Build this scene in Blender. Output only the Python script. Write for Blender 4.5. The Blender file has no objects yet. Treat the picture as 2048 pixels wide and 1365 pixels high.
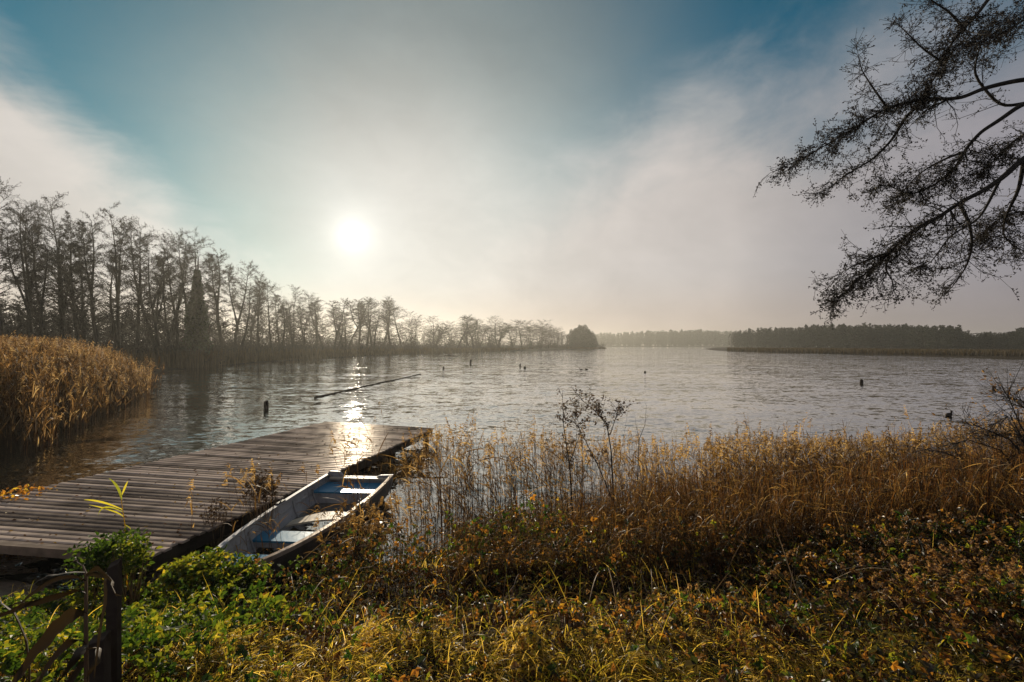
import bpy, math, random
import numpy as np
from mathutils import Vector
R = math.radians
C = bpy.context.scene.collection
sc = bpy.context.scene
# ------------------------------------------------------------------ camera
F, CX, HY, EYE = 820.0, 1024.0, 691.0, 2.75      # focal length in px of the 2048 px photo, centre, horizon row, eye height
def P(px, py, D):                                  # a point at depth D (metres along +Y) seen at photo pixel px, py
    return Vector(((px-CX)/F*D, D, EYE-(py-HY)/F*D))
def W(px, py, z=0.0):                              # a point of the level plane z seen at photo pixel px, py
    return P(px, py, (EYE-z)*F/(py-HY))
cam_d = bpy.data.cameras.new('camera'); cam = bpy.data.objects.new('camera', cam_d); C.objects.link(cam)
cam.location = (0, 0, EYE); cam.rotation_euler = (R(90), 0, 0)
cam_d.sensor_width = 36; cam_d.lens = F/2048*36; cam_d.shift_y = (HY-682.5)/2048
cam_d.clip_start = 0.05; cam_d.clip_end = 6000
sc.camera = cam
# ------------------------------------------------------------------ light
SAZ, SEL = math.degrees(math.atan((705-CX)/F)), 14.0      # sun: azimuth from +Y towards +X, elevation
sd = Vector((math.sin(R(SAZ))*math.cos(R(SEL)), math.cos(R(SAZ))*math.cos(R(SEL)), math.sin(R(SEL))))
sun_d = bpy.data.lights.new('sun', 'SUN'); sun_d.energy = 4.9; sun_d.angle = R(0.6); sun_d.color = (1.0, 0.87, 0.68)
sun = bpy.data.objects.new('sun', sun_d); C.objects.link(sun); sun.rotation_euler = sd.to_track_quat('Z', 'Y').to_euler()
sc.view_settings.view_transform = 'Standard'; sc.view_settings.look = 'None'
sc.view_settings.gamma = 1; sc.view_settings.exposure = 0.08
sc.cycles.max_bounces = 6; sc.cycles.diffuse_bounces = 2; sc.cycles.glossy_bounces = 3
sc.cycles.transmission_bounces = 2; sc.cycles.volume_bounces = 0; sc.cycles.transparent_max_bounces = 8
sc.cycles.caustics_reflective = False; sc.cycles.caustics_refractive = False
sc.cycles.sample_clamp_indirect = 4.0; sc.cycles.sample_clamp_direct = 40.0

class G:                                            # small helper for node trees
    def __init__(s, nt): s.nt = nt; nt.nodes.clear()
    def n(s, t, **k):
        o = s.nt.nodes.new(t)
        for a, v in k.items(): setattr(o, a, v)
        return o
    def put(s, sock, v):
        if isinstance(v, bpy.types.NodeSocket): s.nt.links.new(v, sock)
        elif v is not None:
            if hasattr(sock.default_value, '__len__') and not isinstance(v, (int, float)):
                v = tuple(v); L = len(sock.default_value)
                v = v + (1.0,)*(L-len(v)) if L > len(v) else v[:L]
            sock.default_value = v
    def m(s, op, a, b=None, c=None, clamp=False):
        o = s.n('ShaderNodeMath', operation=op, use_clamp=clamp)
        for i, v in enumerate((a, b, c)):
            if v is not None: s.put(o.inputs[i], v)
        return o.outputs[0]
    def vm(s, op, a, b=None):
        o = s.n('ShaderNodeVectorMath', operation=op); s.put(o.inputs[0], a)
        if b is not None: s.put(o.inputs[1], b)
        return o.outputs['Value'] if op in ('DOT_PRODUCT', 'LENGTH') else o.outputs['Vector']
    def scale(s, v, f):
        o = s.n('ShaderNodeVectorMath', operation='SCALE'); s.put(o.inputs[0], v); s.put(o.inputs['Scale'], f); return o.outputs[0]
    def mix(s, f, a, b, blend='MIX'):
        o = s.n('ShaderNodeMix', data_type='RGBA', blend_type=blend, clamp_factor=True)
        s.put(o.inputs[0], f); s.put(o.inputs[6], a); s.put(o.inputs[7], b); return o.outputs[2]
    def noise(s, vec, scale, detail=4, rough=0.5, dist=0.0, out=0):
        o = s.n('ShaderNodeTexNoise'); s.put(o.inputs['Vector'], vec); s.put(o.inputs['Scale'], scale)
        s.put(o.inputs['Detail'], detail); s.put(o.inputs['Roughness'], rough); s.put(o.inputs['Distortion'], dist)
        return o.outputs[out]
    def ss(s, x, a, b):                             # smoothstep
        o = s.n('ShaderNodeMapRange', interpolation_type='SMOOTHSTEP'); s.put(o.inputs[0], x); s.put(o.inputs[1], a); s.put(o.inputs[2], b)
        return o.outputs[0]
    def ramp(s, f, stops):
        o = s.n('ShaderNodeValToRGB'); e = o.color_ramp.elements
        while len(e) < len(stops): e.new(0.5)
        for q, (p, c) in zip(e, stops): q.position = p; q.color = (*c, 1)
        s.put(o.inputs[0], f); return o.outputs[0]
    def mapping(s, vec, scale=(1, 1, 1), rot=(0, 0, 0)):
        o = s.n('ShaderNodeMapping'); s.put(o.inputs['Vector'], vec); o.inputs['Scale'].default_value = scale
        o.inputs['Rotation'].default_value = rot; return o.outputs[0]

world = bpy.data.worlds.new('World'); sc.world = world; world.use_nodes = True
def build_world():
    g = G(world.node_tree)
    d = g.vm('NORMALIZE', g.n('ShaderNodeTexCoord').outputs['Generated'])
    sp = g.n('ShaderNodeSeparateXYZ'); g.put(sp.inputs[0], d); x, y, z = sp.outputs
    az = g.m('MULTIPLY', g.m('ARCTAN2', x, y), 57.2958)
    el = g.m('MULTIPLY', g.m('ARCSINE', z), 57.2958)
    th = g.m('MULTIPLY', g.m('ARCCOSINE', g.m('MINIMUM', g.vm('DOT_PRODUCT', d, tuple(sd)), 0.999999)), 57.2958)
    sky = g.n('ShaderNodeTexSky', sky_type='NISHITA'); sky.sun_disc = False
    sky.sun_elevation = R(SEL); sky.sun_rotation = R(SAZ); sky.air_density = 1.0; sky.dust_density = 0.6; sky.ozone_density = 2.5
    blue = g.mix(1.0, sky.outputs[0], (0.05, 0.92, 0.94), 'MULTIPLY')
    blue = g.scale(blue, g.m('SUBTRACT', 0.64, g.m('MULTIPLY', 0.60, g.m('EXPONENT', g.m('DIVIDE', th, -20.0)))))
    # soft noise for the edges and bodies of the mist clouds
    dn = g.mapping(d, scale=(1, 1, 1.7))
    n1 = g.m('SUBTRACT', g.noise(dn, 2.3, 6, 0.55, 0.6), 0.5)
    n2 = g.m('SUBTRACT', g.noise(dn, 7.0, 6, 0.6, 0.4), 0.5)
    wob = g.m('ADD', g.m('MULTIPLY', n1, 16.0), g.m('MULTIPLY', n2, 7.0))
    # left bank of mist falls towards the sun, right bank rises away from it
    eL = g.m('SUBTRACT', g.m('SUBTRACT', 25.5, g.m('MULTIPLY', 0.80, g.m('ADD', az, 51.0))), el)
    mL = g.ss(g.m('ADD', eL, wob), -3.0, 7.0)
    eR = g.m('SUBTRACT', g.m('MINIMUM', g.m('ADD', 16.5, g.m('MULTIPLY', 0.42, g.m('ADD', az, 3.0))), 27.5), el)
    mR = g.m('MULTIPLY', g.ss(g.m('ADD', eR, wob), -7.0, 8.5), g.ss(az, -20.0, -2.0))
    far = g.ss(g.m('ABSOLUTE', az), 62.0, 95.0)     # behind the viewer: broken mist all over
    mB = g.m('MULTIPLY', far, g.ss(n1, -0.25, 0.2))
    mH = g.ss(el, 13.0, 2.0)                        # mist on the horizon
    thin = g.m('MULTIPLY', g.ss(g.m('ADD', n1, g.m('MULTIPLY', n2, 0.5)), -0.18, 0.34), 0.28)
    daz = g.m('MULTIPLY', g.m('ADD', az, 9.0), 1.18); dele = g.m('MULTIPLY', g.m('SUBTRACT', el, SEL), 0.78)
    thm = g.m('ADD', g.m('SQRT', g.m('ADD', g.m('MULTIPLY', daz, daz), g.m('MULTIPLY', dele, dele))), g.m('MULTIPLY', n1, 14.0))
    mid = g.m('MULTIPLY', g.ss(thm, 56.0, 9.0), 0.96)
    mk = g.m('MULTIPLY', g.m('MAXIMUM', g.m('MAXIMUM', mL, mR), g.m('MAXIMUM', mB, mH)), 0.97)
    veil = g.m('MAXIMUM', thin, mid)
    # the mist: bright warm near the sun, dull lavender grey far from it
    t = g.m('EXPONENT', g.m('DIVIDE', th, -24.0))
    cc = g.ramp(t, [(0.03, (2.2, 2.15, 2.6)), (0.08, (3.6, 3.35, 3.45)), (0.135, (5.4, 4.95, 4.7)), (0.25, (6.0, 5.55, 5.2)), (0.45, (6.8, 6.5, 6.05)), (1.0, (6.2, 6.25, 6.0))])
    cc = g.scale(cc, g.m('ADD', 1.0, g.m('ADD', g.m('MULTIPLY', n1, 0.35), g.m('MULTIPLY', n2, 0.25))))
    low = g.ss(el, 10.0, 0.0)
    cc = g.mix(g.m('MULTIPLY', low, 0.85), cc, g.mix(1.0, cc, (1.04, 0.90, 0.78), 'MULTIPLY'))
    vc = g.scale(g.mix(g.ss(th, 8.0, 34.0), cc, g.mix(1.0, cc, (0.78, 0.95, 1.0), 'MULTIPLY')), g.m('SUBTRACT', 1.0, g.m('MULTIPLY', g.ss(el, 14.0, 42.0), 0.5)))
    col = g.mix(mk, g.mix(veil, blue, vc), cc)
    # aureole and the veiled disc of the sun
    gl = g.m('ADD', g.m('MULTIPLY', 8.0, g.m('EXPONENT', g.m('MULTIPLY', g.m('DIVIDE', th, 1.3), -1.0))),
             g.m('MULTIPLY', 1.9, g.m('EXPONENT', g.m('DIVIDE', th, -6.0))))
    disc = g.m('MULTIPLY', g.ss(th, 0.95, 0.5), 80.0)
    g1 = g.scale((1.0, 0.97, 0.88), g.m('ADD', gl, disc))
    col = g.vm('ADD', col, g1)
    bg = g.n('ShaderNodeBackground'); g.put(bg.inputs[0], col); bg.inputs[1].default_value = 0.1
    g.nt.links.new(bg.outputs[0], g.n('ShaderNodeOutputWorld').inputs[0])
build_world()
world.cycles.sampling_method = 'MANUAL'; world.cycles.sample_map_resolution = 1024

# ------------------------------------------------------------------ helpers
rng = np.random.default_rng(7); random.seed(7)
def raw_mesh(name, v, faces, tint=None, smooth=False):  # faces: list of (n, k) index arrays
    me = bpy.data.meshes.new(name); v = np.asarray(v, dtype=np.float32)
    me.vertices.add(len(v)); me.vertices.foreach_set('co', v.ravel())
    idx = np.concatenate([f.ravel() for f in faces]).astype(np.int32)
    sizes = np.concatenate([np.full(len(f), f.shape[1]) for f in faces]).astype(np.int32)
    me.loops.add(len(idx)); me.loops.foreach_set('vertex_index', idx)
    st = np.concatenate([[0], np.cumsum(sizes)[:-1]]).astype(np.int32)
    me.polygons.add(len(sizes)); me.polygons.foreach_set('loop_start', st)
    if tint is not None:
        a = me.attributes.new('tint', 'FLOAT', 'POINT'); a.data.foreach_set('value', np.asarray(tint, np.float32))
    me.update(calc_edges=True)
    me.polygons.foreach_set('use_smooth', np.full(len(sizes), bool(smooth)))
    return me
class MB:                                           # gathers pieces of ONE mesh
    def __init__(s): s.v = []; s.f = {}; s.t = []; s.n = 0
    def add(s, v, f, t=0.5):
        v = np.asarray(v, float).reshape(-1, 3)
        if np.isscalar(t): t = np.full(len(v), t)
        for q in (f if isinstance(f, list) else [f]):
            q = np.asarray(q, int)
            if len(q): s.f.setdefault(q.shape[1], []).append(q+s.n)
        s.v.append(v); s.t.append(np.asarray(t, float)); s.n += len(v)
    def mesh(s, name, smooth=False):
        return raw_mesh(name, np.concatenate(s.v), [np.concatenate(x) for x in s.f.values()], np.concatenate(s.t), smooth)
    def build(s, name, mat, parent=None, smooth=False, **k):
        return obj(name, s.mesh(name, smooth), mat, parent, **k)
    def box(s, c, size, rz=0.0, t=0.5, rx=0.0, ry=0.0):
        from mathutils import Euler
        M = np.array(Euler((rx, ry, rz)).to_matrix())
        h = np.array(size)/2; q = np.array([[a, b, d] for a in (-1, 1) for b in (-1, 1) for d in (-1, 1)])*h
        s.add(q@M.T+np.array(c), np.array([[0,1,3,2],[4,6,7,5],[0,4,5,1],[2,3,7,6],[0,2,6,4],[1,5,7,3]]), t)
    def tube(s, pts, rad, k=6, t=0.5, cap=True):
        pts = np.array([tuple(p) for p in pts], float); n = len(pts)
        rad = np.full(n, rad) if np.isscalar(rad) else np.asarray(rad, float)
        d = np.gradient(pts, axis=0); d /= np.linalg.norm(d, axis=1, keepdims=True)+1e-9
        u = np.cross(d[0], [0.31, 0.17, 0.93]); u /= np.linalg.norm(u); vs = []
        for i in range(n):
            u = u-d[i]*u.dot(d[i]); u /= np.linalg.norm(u)+1e-9; w = np.cross(d[i], u)
            a = np.arange(k)*2*np.pi/k
            vs.append(pts[i]+rad[i]*(np.cos(a)[:, None]*u+np.sin(a)[:, None]*w))
        i = np.arange(n-1)[:, None]*k; j = np.arange(k)[None]; j2 = (j+1) % k
        q = np.stack([i+j, i+j2, i+k+j2, i+k+j], -1).reshape(-1, 4)
        f = [q]
        if cap: f += [np.arange(k)[::-1][None], (np.arange(k)+(n-1)*k)[None]]
        s.add(np.concatenate(vs), f, t)
    def segs(s, a, b, ra, rb, k=3, t=0.5):          # many straight prisms at once
        a, b = np.asarray(a, float), np.asarray(b, float); N = len(a)
        if not N: return
        ra = np.broadcast_to(ra, (N,)); rb = np.broadcast_to(rb, (N,))
        d = b-a; d /= np.linalg.norm(d, axis=1, keepdims=True)+1e-9
        u = np.cross(d, np.array([0.36, 0.48, 0.8])); u /= np.linalg.norm(u, axis=1, keepdims=True)+1e-9; w = np.cross(d, u)
        an = np.arange(k)*2*np.pi/k
        ring = np.cos(an)[None, :, None]*u[:, None]+np.sin(an)[None, :, None]*w[:, None]
        v = np.concatenate([a[:, None]+ring*ra[:, None, None], b[:, None]+ring*rb[:, None, None]], 1)
        j = np.arange(k); j2 = (j+1) % k
        f = np.stack([j, j2, j2+k, j+k], -1)[None]+np.arange(N)[:, None, None]*2*k
        tt = np.full(N*2*k, t) if np.isscalar(t) else np.repeat(t, 2*k)
        s.add(v, f.reshape(-1, 4), tt)
    def blades(s, base, d, L, w, droop, K=4, t=0.5, side=None, curl=None):   # many tapering ribbons
        base, d = np.asarray(base, float), np.asarray(d, float); N = len(base)
        if not N: return
        L = np.broadcast_to(L, (N,)); w = np.broadcast_to(w, (N,)); droop = np.broadcast_to(droop, (N,))
        d = d/(np.linalg.norm(d, axis=1, keepdims=True)+1e-9)
        if side is None:
            side = np.cross(d, np.random.default_rng(N).normal(size=(N, 3)))
        side = side/(np.linalg.norm(side, axis=1, keepdims=True)+1e-9)
        tt = np.linspace(0, 1, K+1)
        c = base[:, None]+d[:, None]*(L[:, None]*tt)[..., None]
        c[..., 2] -= (droop*L)[:, None]*tt**2
        if curl is not None: c += curl[:, None]*(tt**2)[None, :, None]
        wd = (w[:, None]*np.sin(np.pi*(0.12+0.86*tt))[None]**0.7)[..., None]*side[:, None]*0.5
        v = np.stack([c-wd, c+wd], 2).reshape(N, -1, 3)
        i = np.arange(K); f = np.stack([2*i, 2*i+1, 2*i+3, 2*i+2], -1)[None]+np.arange(N)[:, None, None]*2*(K+1)
        s.add(v, f.reshape(-1, 4), np.full(N*2*(K+1), t) if np.isscalar(t) else np.repeat(t, 2*(K+1)))
    def leaves(s, c, d, nrm, L, w, t=0.5, fold=0.25):   # many folded leaves of two faces
        c, d, nrm = (np.asarray(q, float) for q in (c, d, nrm)); N = len(c)
        if not N: return
        L = np.broadcast_to(L, (N,))[:, None]; w = np.broadcast_to(w, (N,))[:, None]
        d = d/(np.linalg.norm(d, axis=1, keepdims=True)+1e-9)
        sd_ = np.cross(d, nrm); sd_ /= np.linalg.norm(sd_, axis=1, keepdims=True)+1e-9; up = np.cross(sd_, d)
        up_ = up*w*fold
        v = np.stack([c, c+d*L*.28+sd_*w*.5+up_, c+d*L*.66+sd_*w*.36+up_*.8, c+d*L-up_*.7, c+d*L*.66-sd_*w*.36+up_*.8, c+d*L*.28-sd_*w*.5+up_], 1)
        f = np.array([[0, 1, 2, 3], [0, 3, 4, 5]])[None]+np.arange(N)[:, None, None]*6
        s.add(v, f.reshape(-1, 4), np.full(N*6, t) if np.isscalar(t) else np.repeat(t, 6))
def obj(name, me, mat, parent=None, label=None, cat=None, group=None, kind=None):
    o = bpy.data.objects.new(name, me); C.objects.link(o)
    if mat is not None and not me.materials: me.materials.append(mat)
    if parent is not None: o.parent = parent
    return tag(o, label, cat, group, kind)
def tag(o, label=None, cat=None, group=None, kind=None):
    for k, v in (('label', label), ('category', cat), ('group', group), ('kind', kind)):
        if v: o[k] = v
    return o
def thing(name, loc, label, cat, group=None, rz=0.0):
    o = bpy.data.objects.new(name, None); C.objects.link(o); o.location = loc; o.rotation_euler = (0, 0, rz)
    return tag(o, label, cat, group)
def unit(n, r=rng):
    v = r.normal(size=(n, 3)); return v/np.linalg.norm(v, axis=1, keepdims=True)

# ------------------------------------------------------------------ materials
def mat_new(name):
    m = bpy.data.materials.new(name); m.use_nodes = True; return m, G(m.node_tree)
def out(g, sh, vol=None):
    o = g.n('ShaderNodeOutputMaterial')
    if sh is not None: g.nt.links.new(sh, o.inputs[0])
    if vol is not None: g.nt.links.new(vol, o.inputs[1])
def princ(g, col, rough=0.6, **k):
    b = g.n('ShaderNodeBsdfPrincipled'); g.put(b.inputs['Base Color'], col); g.put(b.inputs['Roughness'], rough)
    for a, v in k.items(): g.put(b.inputs[a.replace('_', ' ')], v)
    return b
def leafy(name, stops, trans=0.45, rough=0.45, spec=0.5, var=0.25):
    m, g = mat_new(name)
    a = g.n('ShaderNodeAttribute', attribute_name='tint').outputs['Fac']
    geo = g.n('ShaderNodeNewGeometry')
    nz = g.noise(geo.outputs['Position'], 3.0, 3, 0.6)
    f = g.m('ADD', a, g.m('MULTIPLY', g.m('SUBTRACT', nz, 0.5), var*1.6), clamp=True)
    col = g.ramp(f, stops)
    b = princ(g, g.mix(1.0, col, (.62, .62, .62), 'MULTIPLY') if trans > .3 else col, rough, Specular_IOR_Level=spec)
    if trans <= 0: out(g, b.outputs[0]); return m
    tr = g.n('ShaderNodeBsdfTranslucent'); g.put(tr.inputs[0], g.mix(1.0, col, (1.9, 1.7, 1.0), 'MULTIPLY'))
    mx = g.n('ShaderNodeMixShader'); mx.inputs[0].default_value = trans
    g.nt.links.new(b.outputs[0], mx.inputs[1]); g.nt.links.new(tr.outputs[0], mx.inputs[2]); out(g, mx.outputs[0]); return m
M_bark = leafy('bark', [(0, (.020, .016, .012)), (1, (.05, .042, .032))], 0, .85, .2)
M_twig = leafy('twig', [(0, (.022, .016, .012)), (1, (.06, .045, .03))], 0, .8, .2)
M_ivy = leafy('ivy', [(0, (.012, .02, .008)), (1, (.04, .06, .02))], .2, .5)
M_reed = leafy('reed', [(0, (.05, .028, .013)), (.4, (.12, .070, .028)), (.75, (.36, .225, .09)), (1, (.55, .40, .22))], .45, .5, .3)
M_reedfar = leafy('reed_far', [(0, (.03, .019, .009)), (.5, (.10, .055, .024)), (.8, (.36, .22, .11)), (1, (.52, .39, .25))], .38, .6, .2)
M_bankreed = leafy('bank_reed', [(0, (.035, .025, .012)), (.6, (.07, .05, .022)), (1, (.13, .09, .04))], .25, .7, .2)
M_green = leafy('green_leaf', [(0, (.02, .05, .008)), (.4, (.06, .11, .014)), (.75, (.20, .22, .022)), (1, (.46, .36, .035))], .5, .5, .4)
M_bramble = leafy('bramble_leaf', [(0, (.02, .03, .01)), (.3, (.07, .05, .018)), (.6, (.22, .10, .025)), (.85, (.42, .20, .03)), (1, (.58, .42, .05))], .5, .38, .5, .4)
M_grass = leafy('grass_blade', [(0, (.05, .09, .010)), (.3, (.22, .21, .02)), (.6, (.62, .46, .07)), (1, (.80, .60, .22))], .55, .4, .45)
M_dead = leafy('dead_stalk', [(0, (.05, .03, .018)), (.5, (.14, .085, .045)), (1, (.34, .24, .14))], .1, .6, .3)
M_hop = leafy('seed_head', [(0, (.14, .07, .03)), (1, (.42, .27, .14))], .4, .6, .2)
M_litter = leafy('fallen_leaf', [(0, (.05, .025, .012)), (.7, (.16, .07, .02)), (1, (.4, .28, .05))], .15, .65, .2)
M_alder = leafy('alder_leaf', [(0, (.012, .009, .006)), (1, (.035, .024, .012))], .08, .6, .3)
M_wood_far = leafy('far_wood', [(0, (.018, .024, .018)), (1, (.05, .055, .038))], .1, .8, .1)
M_strap = leafy('strap_leaf', [(0, (.012, .008, .005)), (.6, (.04, .026, .013)), (1, (.12, .085, .035))], .12, .6, .2)
M_yg = leafy('yellow_reed_leaf', [(0, (.22, .26, .03)), (1, (.6, .52, .06))], .5, .4)

def m_water():
    m, g = mat_new('lake_water'); pos = g.n('ShaderNodeNewGeometry').outputs['Position']
    def layer(sx, sy, sc_, amp, det=2, rz=0.0):
        v = g.mapping(pos, (sx, sy, 1), (0, 0, rz)); c = g.noise(v, sc_, det, 0.55, 0.3, out=1)
        c = g.vm('SUBTRACT', c, (0.5, 0.5, 0.5)); return g.vm('MULTIPLY', c, (amp*0.48, amp, 0))
    calm = g.m('ADD', 0.38, g.m('MULTIPLY', g.ss(g.noise(g.mapping(pos, (.5, 1.3, 1)), 0.08, 4), .33, .67), 0.85))
    s = g.vm('ADD', g.vm('ADD', layer(.5, 1.0, 4.2, .60, 3, rz=.15), layer(.55, 1.0, 13.0, .42, rz=-.2)), layer(.35, .8, 1.1, .26, rz=.1))
    s = g.scale(s, calm)
    nrm = g.vm('NORMALIZE', g.vm('ADD', s, (0, 0, 1)))
    fr = g.n('ShaderNodeFresnel'); fr.inputs[0].default_value = 1.34; g.put(fr.inputs['Normal'], nrm)
    df = g.n('ShaderNodeBsdfDiffuse'); g.put(df.inputs[0], (.020, .019, .013)); gl = g.n('ShaderNodeBsdfGlossy'); g.put(gl.inputs['Color'], (1, .99, .97)); g.put(gl.inputs['Roughness'], .015); g.put(gl.inputs['Normal'], nrm)
    mx = g.n('ShaderNodeMixShader'); g.put(mx.inputs[0], g.m('POWER', fr.outputs[0], .42)); g.nt.links.new(df.outputs[0], mx.inputs[1]); g.nt.links.new(gl.outputs[0], mx.inputs[2]); out(g, mx.outputs[0]); return m
M_water = m_water()
def m_ground():
    m, g = mat_new('ground_soil'); pos = g.n('ShaderNodeNewGeometry').outputs['Position']
    c = g.ramp(g.noise(pos, 2.2, 8, .65), [(.3, (.014, .010, .006)), (.55, (.03, .021, .012)), (.75, (.05, .045, .018))])
    sp = g.n('ShaderNodeSeparateXYZ'); g.put(sp.inputs[0], pos)
    # trodden sand by the jetty end
    dx = g.m('DIVIDE', g.m('ADD', sp.outputs[0], 5.6), 1.15); dy = g.m('DIVIDE', g.m('SUBTRACT', sp.outputs[1], 4.05), .75)
    r = g.m('SQRT', g.m('ADD', g.m('MULTIPLY', dx, dx), g.m('MULTIPLY', dy, dy)))
    k = g.ss(g.m('ADD', r, g.m('MULTIPLY', g.noise(pos, 3, 4), .6)), 1.5, 1.0)
    c = g.mix(k, c, g.ramp(g.noise(pos, 14, 6, .7), [(.3, (.13, .09, .055)), (.7, (.34, .26, .18))]))
    bp = g.n('ShaderNodeBump'); bp.inputs['Strength'].default_value = .8; bp.inputs['Distance'].default_value = .04
    g.put(bp.inputs['Height'], g.noise(pos, 16, 6, .7))
    b = princ(g, c, .95, Normal=bp.outputs[0], Specular_IOR_Level=.08); out(g, b.outputs[0]); return m
M_ground = m_ground()
def m_deck(name='wet_decking', light=1.0):
    m, g = mat_new(name); tc = g.n('ShaderNodeTexCoord').outputs['Object']
    a = g.n('ShaderNodeAttribute', attribute_name='tint').outputs['Fac']
    grain = g.noise(g.mapping(tc, (1.5, 40, 6), (0, 0, .02)), 1.5, 6, .65)
    patch = g.noise(tc, 1.3, 4, .6)
    f = g.m('ADD', g.m('MULTIPLY', a, .55), g.m('ADD', g.m('MULTIPLY', grain, .35), g.m('MULTIPLY', g.ss(patch, .3, .7), .30)))
    c = g.ramp(f, [(.25, tuple(x*light for x in (.035, .027, .021))), (.55, tuple(x*light for x in (.12, .095, .074))), (.85, tuple(x*light for x in (.27, .215, .17)))])
    ro = g.n('ShaderNodeMapRange'); g.put(ro.inputs[0], g.noise(tc, 2.6, 5, .65)); ro.inputs[1].default_value = .3; ro.inputs[2].default_value = .7
    ro.inputs[3].default_value = .14; ro.inputs[4].default_value = .40
    bp = g.n('ShaderNodeBump'); bp.inputs['Strength'].default_value = .35; bp.inputs['Distance'].default_value = .005
    g.put(bp.inputs['Height'], g.m('ADD', grain, g.m('MULTIPLY', g.noise(tc, 40, 3), .4)))
    df = g.n('ShaderNodeBsdfDiffuse'); g.put(df.inputs[0], c); g.put(df.inputs['Normal'], bp.outputs[0]); gl = g.n('ShaderNodeBsdfGlossy'); g.put(gl.inputs['Color'], (1, .93, .85)); g.put(gl.inputs['Roughness'], ro.outputs[0]); g.put(gl.inputs['Normal'], bp.outputs[0])
    mx = g.n('ShaderNodeMixShader'); lw = g.n('ShaderNodeLayerWeight'); lw.inputs[0].default_value = .2
    g.put(mx.inputs[0], g.m('ADD', .008, g.m('MULTIPLY', lw.outputs['Fresnel'], .013))); g.nt.links.new(df.outputs[0], mx.inputs[1]); g.nt.links.new(gl.outputs[0], mx.inputs[2]); out(g, mx.outputs[0]); return m
M_deck = m_deck(light=2.3); M_post = m_deck('weathered_post', .35)
def m_paint(name, col, dirt, rough=.4, amount=.5):
    m, g = mat_new(name); tc = g.n('ShaderNodeTexCoord').outputs['Object']
    k = g.ss(g.m('ADD', g.noise(tc, 2.2, 7, .7), g.m('MULTIPLY', g.noise(tc, 22, 4, .7), .35)), .55, .95)
    c = g.mix(g.m('MULTIPLY', k, amount*1.6), col, dirt)
    ed = g.ss(g.noise(tc, 9, 6, .75), .62, .70); c = g.mix(g.m('MULTIPLY', ed, amount), c, tuple(x*.6+.03 for x in dirt))
    bp = g.n('ShaderNodeBump'); bp.inputs['Strength'].default_value = .3; bp.inputs['Distance'].default_value = .004
    g.put(bp.inputs['Height'], g.noise(tc, 18, 5, .6))
    b = princ(g, c, rough, Normal=bp.outputs[0], Specular_IOR_Level=.12); out(g, b.outputs[0]); return m
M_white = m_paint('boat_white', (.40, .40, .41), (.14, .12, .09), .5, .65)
M_blue = m_paint('boat_blue', (.02, .19, .34), (.16, .30, .36), .3, .25)
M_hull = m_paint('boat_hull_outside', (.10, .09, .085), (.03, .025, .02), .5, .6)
M_cream = m_paint('boat_cream', (.62, .52, .38), (.30, .22, .14), .45, .35)
M_metal = m_paint('dark_iron', (.03, .03, .032), (.06, .03, .02), .5, .5)

# ------------------------------------------------------------------ ground and lake
LAKE = np.array([(-9, 5.9), (-7.6, 5.1), (-6, 4.7), (-4.4, 4.35), (-3.4, 4.1), (-2.5, 4.2), (-1.9, 4.75), (-.6, 5.0), (2, 5.1), (4, 5.3), (8, 6.4), (13, 8.5), (20, 11), (45, 25),
    (90, 55), (104, 83), (103, 125), (100, 188), (112, 230), (140, 300), (240, 480), (330, 760), (60, 760), (85, 420), (79, 332), (73, 321), (60, 300), (33, 250), (10, 210), (-5.5, 188),
    (-18, 160), (-28, 133), (-37, 105), (-41, 83), (-40, 65), (-39, 51), (-34, 37), (-27, 25), (-18.5, 14.5), (-13, 8.6)], float)
def shore_dist(x, y):                               # >0 on land, <0 in the lake
    x = np.atleast_1d(np.asarray(x, float)); y = np.atleast_1d(np.asarray(y, float))
    d = np.full(x.shape, 1e9); ins = np.zeros(x.shape, bool); n = len(LAKE)
    for i in range(n):
        a, b = LAKE[i], LAKE[(i+1) % n]; e = b-a
        t = np.clip(((x-a[0])*e[0]+(y-a[1])*e[1])/(e@e), 0, 1)
        d = np.minimum(d, np.hypot(x-a[0]-t*e[0], y-a[1]-t*e[1]))
        c = (a[1] > y) != (b[1] > y); xi = a[0]+(y-a[1])*e[0]/(e[1] if e[1] else 1e-9)
        ins ^= c & (x < xi)
    return np.where(ins, -d, d)
def sst(a, b, x):
    t = np.clip((x-a)/(b-a), 0, 1); return t*t*(3-2*t)
def gz(x, y):
    x = np.atleast_1d(np.asarray(x, float)); y = np.atleast_1d(np.asarray(y, float)); d = shore_dist(x, y)
    near = sst(14, 8, np.hypot(x, y))
    bump = .05*np.sin(x*1.9+1.3*np.sin(y*1.1))*np.cos(y*2.3+x*.7)+.03*np.sin(x*4.3+y*3.1)
    land = near*(1.15*sst(-.15, 2.5, d)**.85+bump*sst(.3, 1.5, d))+(1-near)*(.55*sst(0, 4, d)+.5*sst(10, 60, d))+.02
    # slight hollow below the near terrace
    land -= near*(.32*np.exp(-((y-2.95)/.48)**2)*sst(-2.6, -1.5, x)*sst(3.2, 1.6, x)+.16*np.exp(-((y-3.0)/.4)**2)*sst(1.6, 3.0, x))
    return np.where(d > 0, land, -1.1*sst(0, 2.2, -d)-.0)
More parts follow.
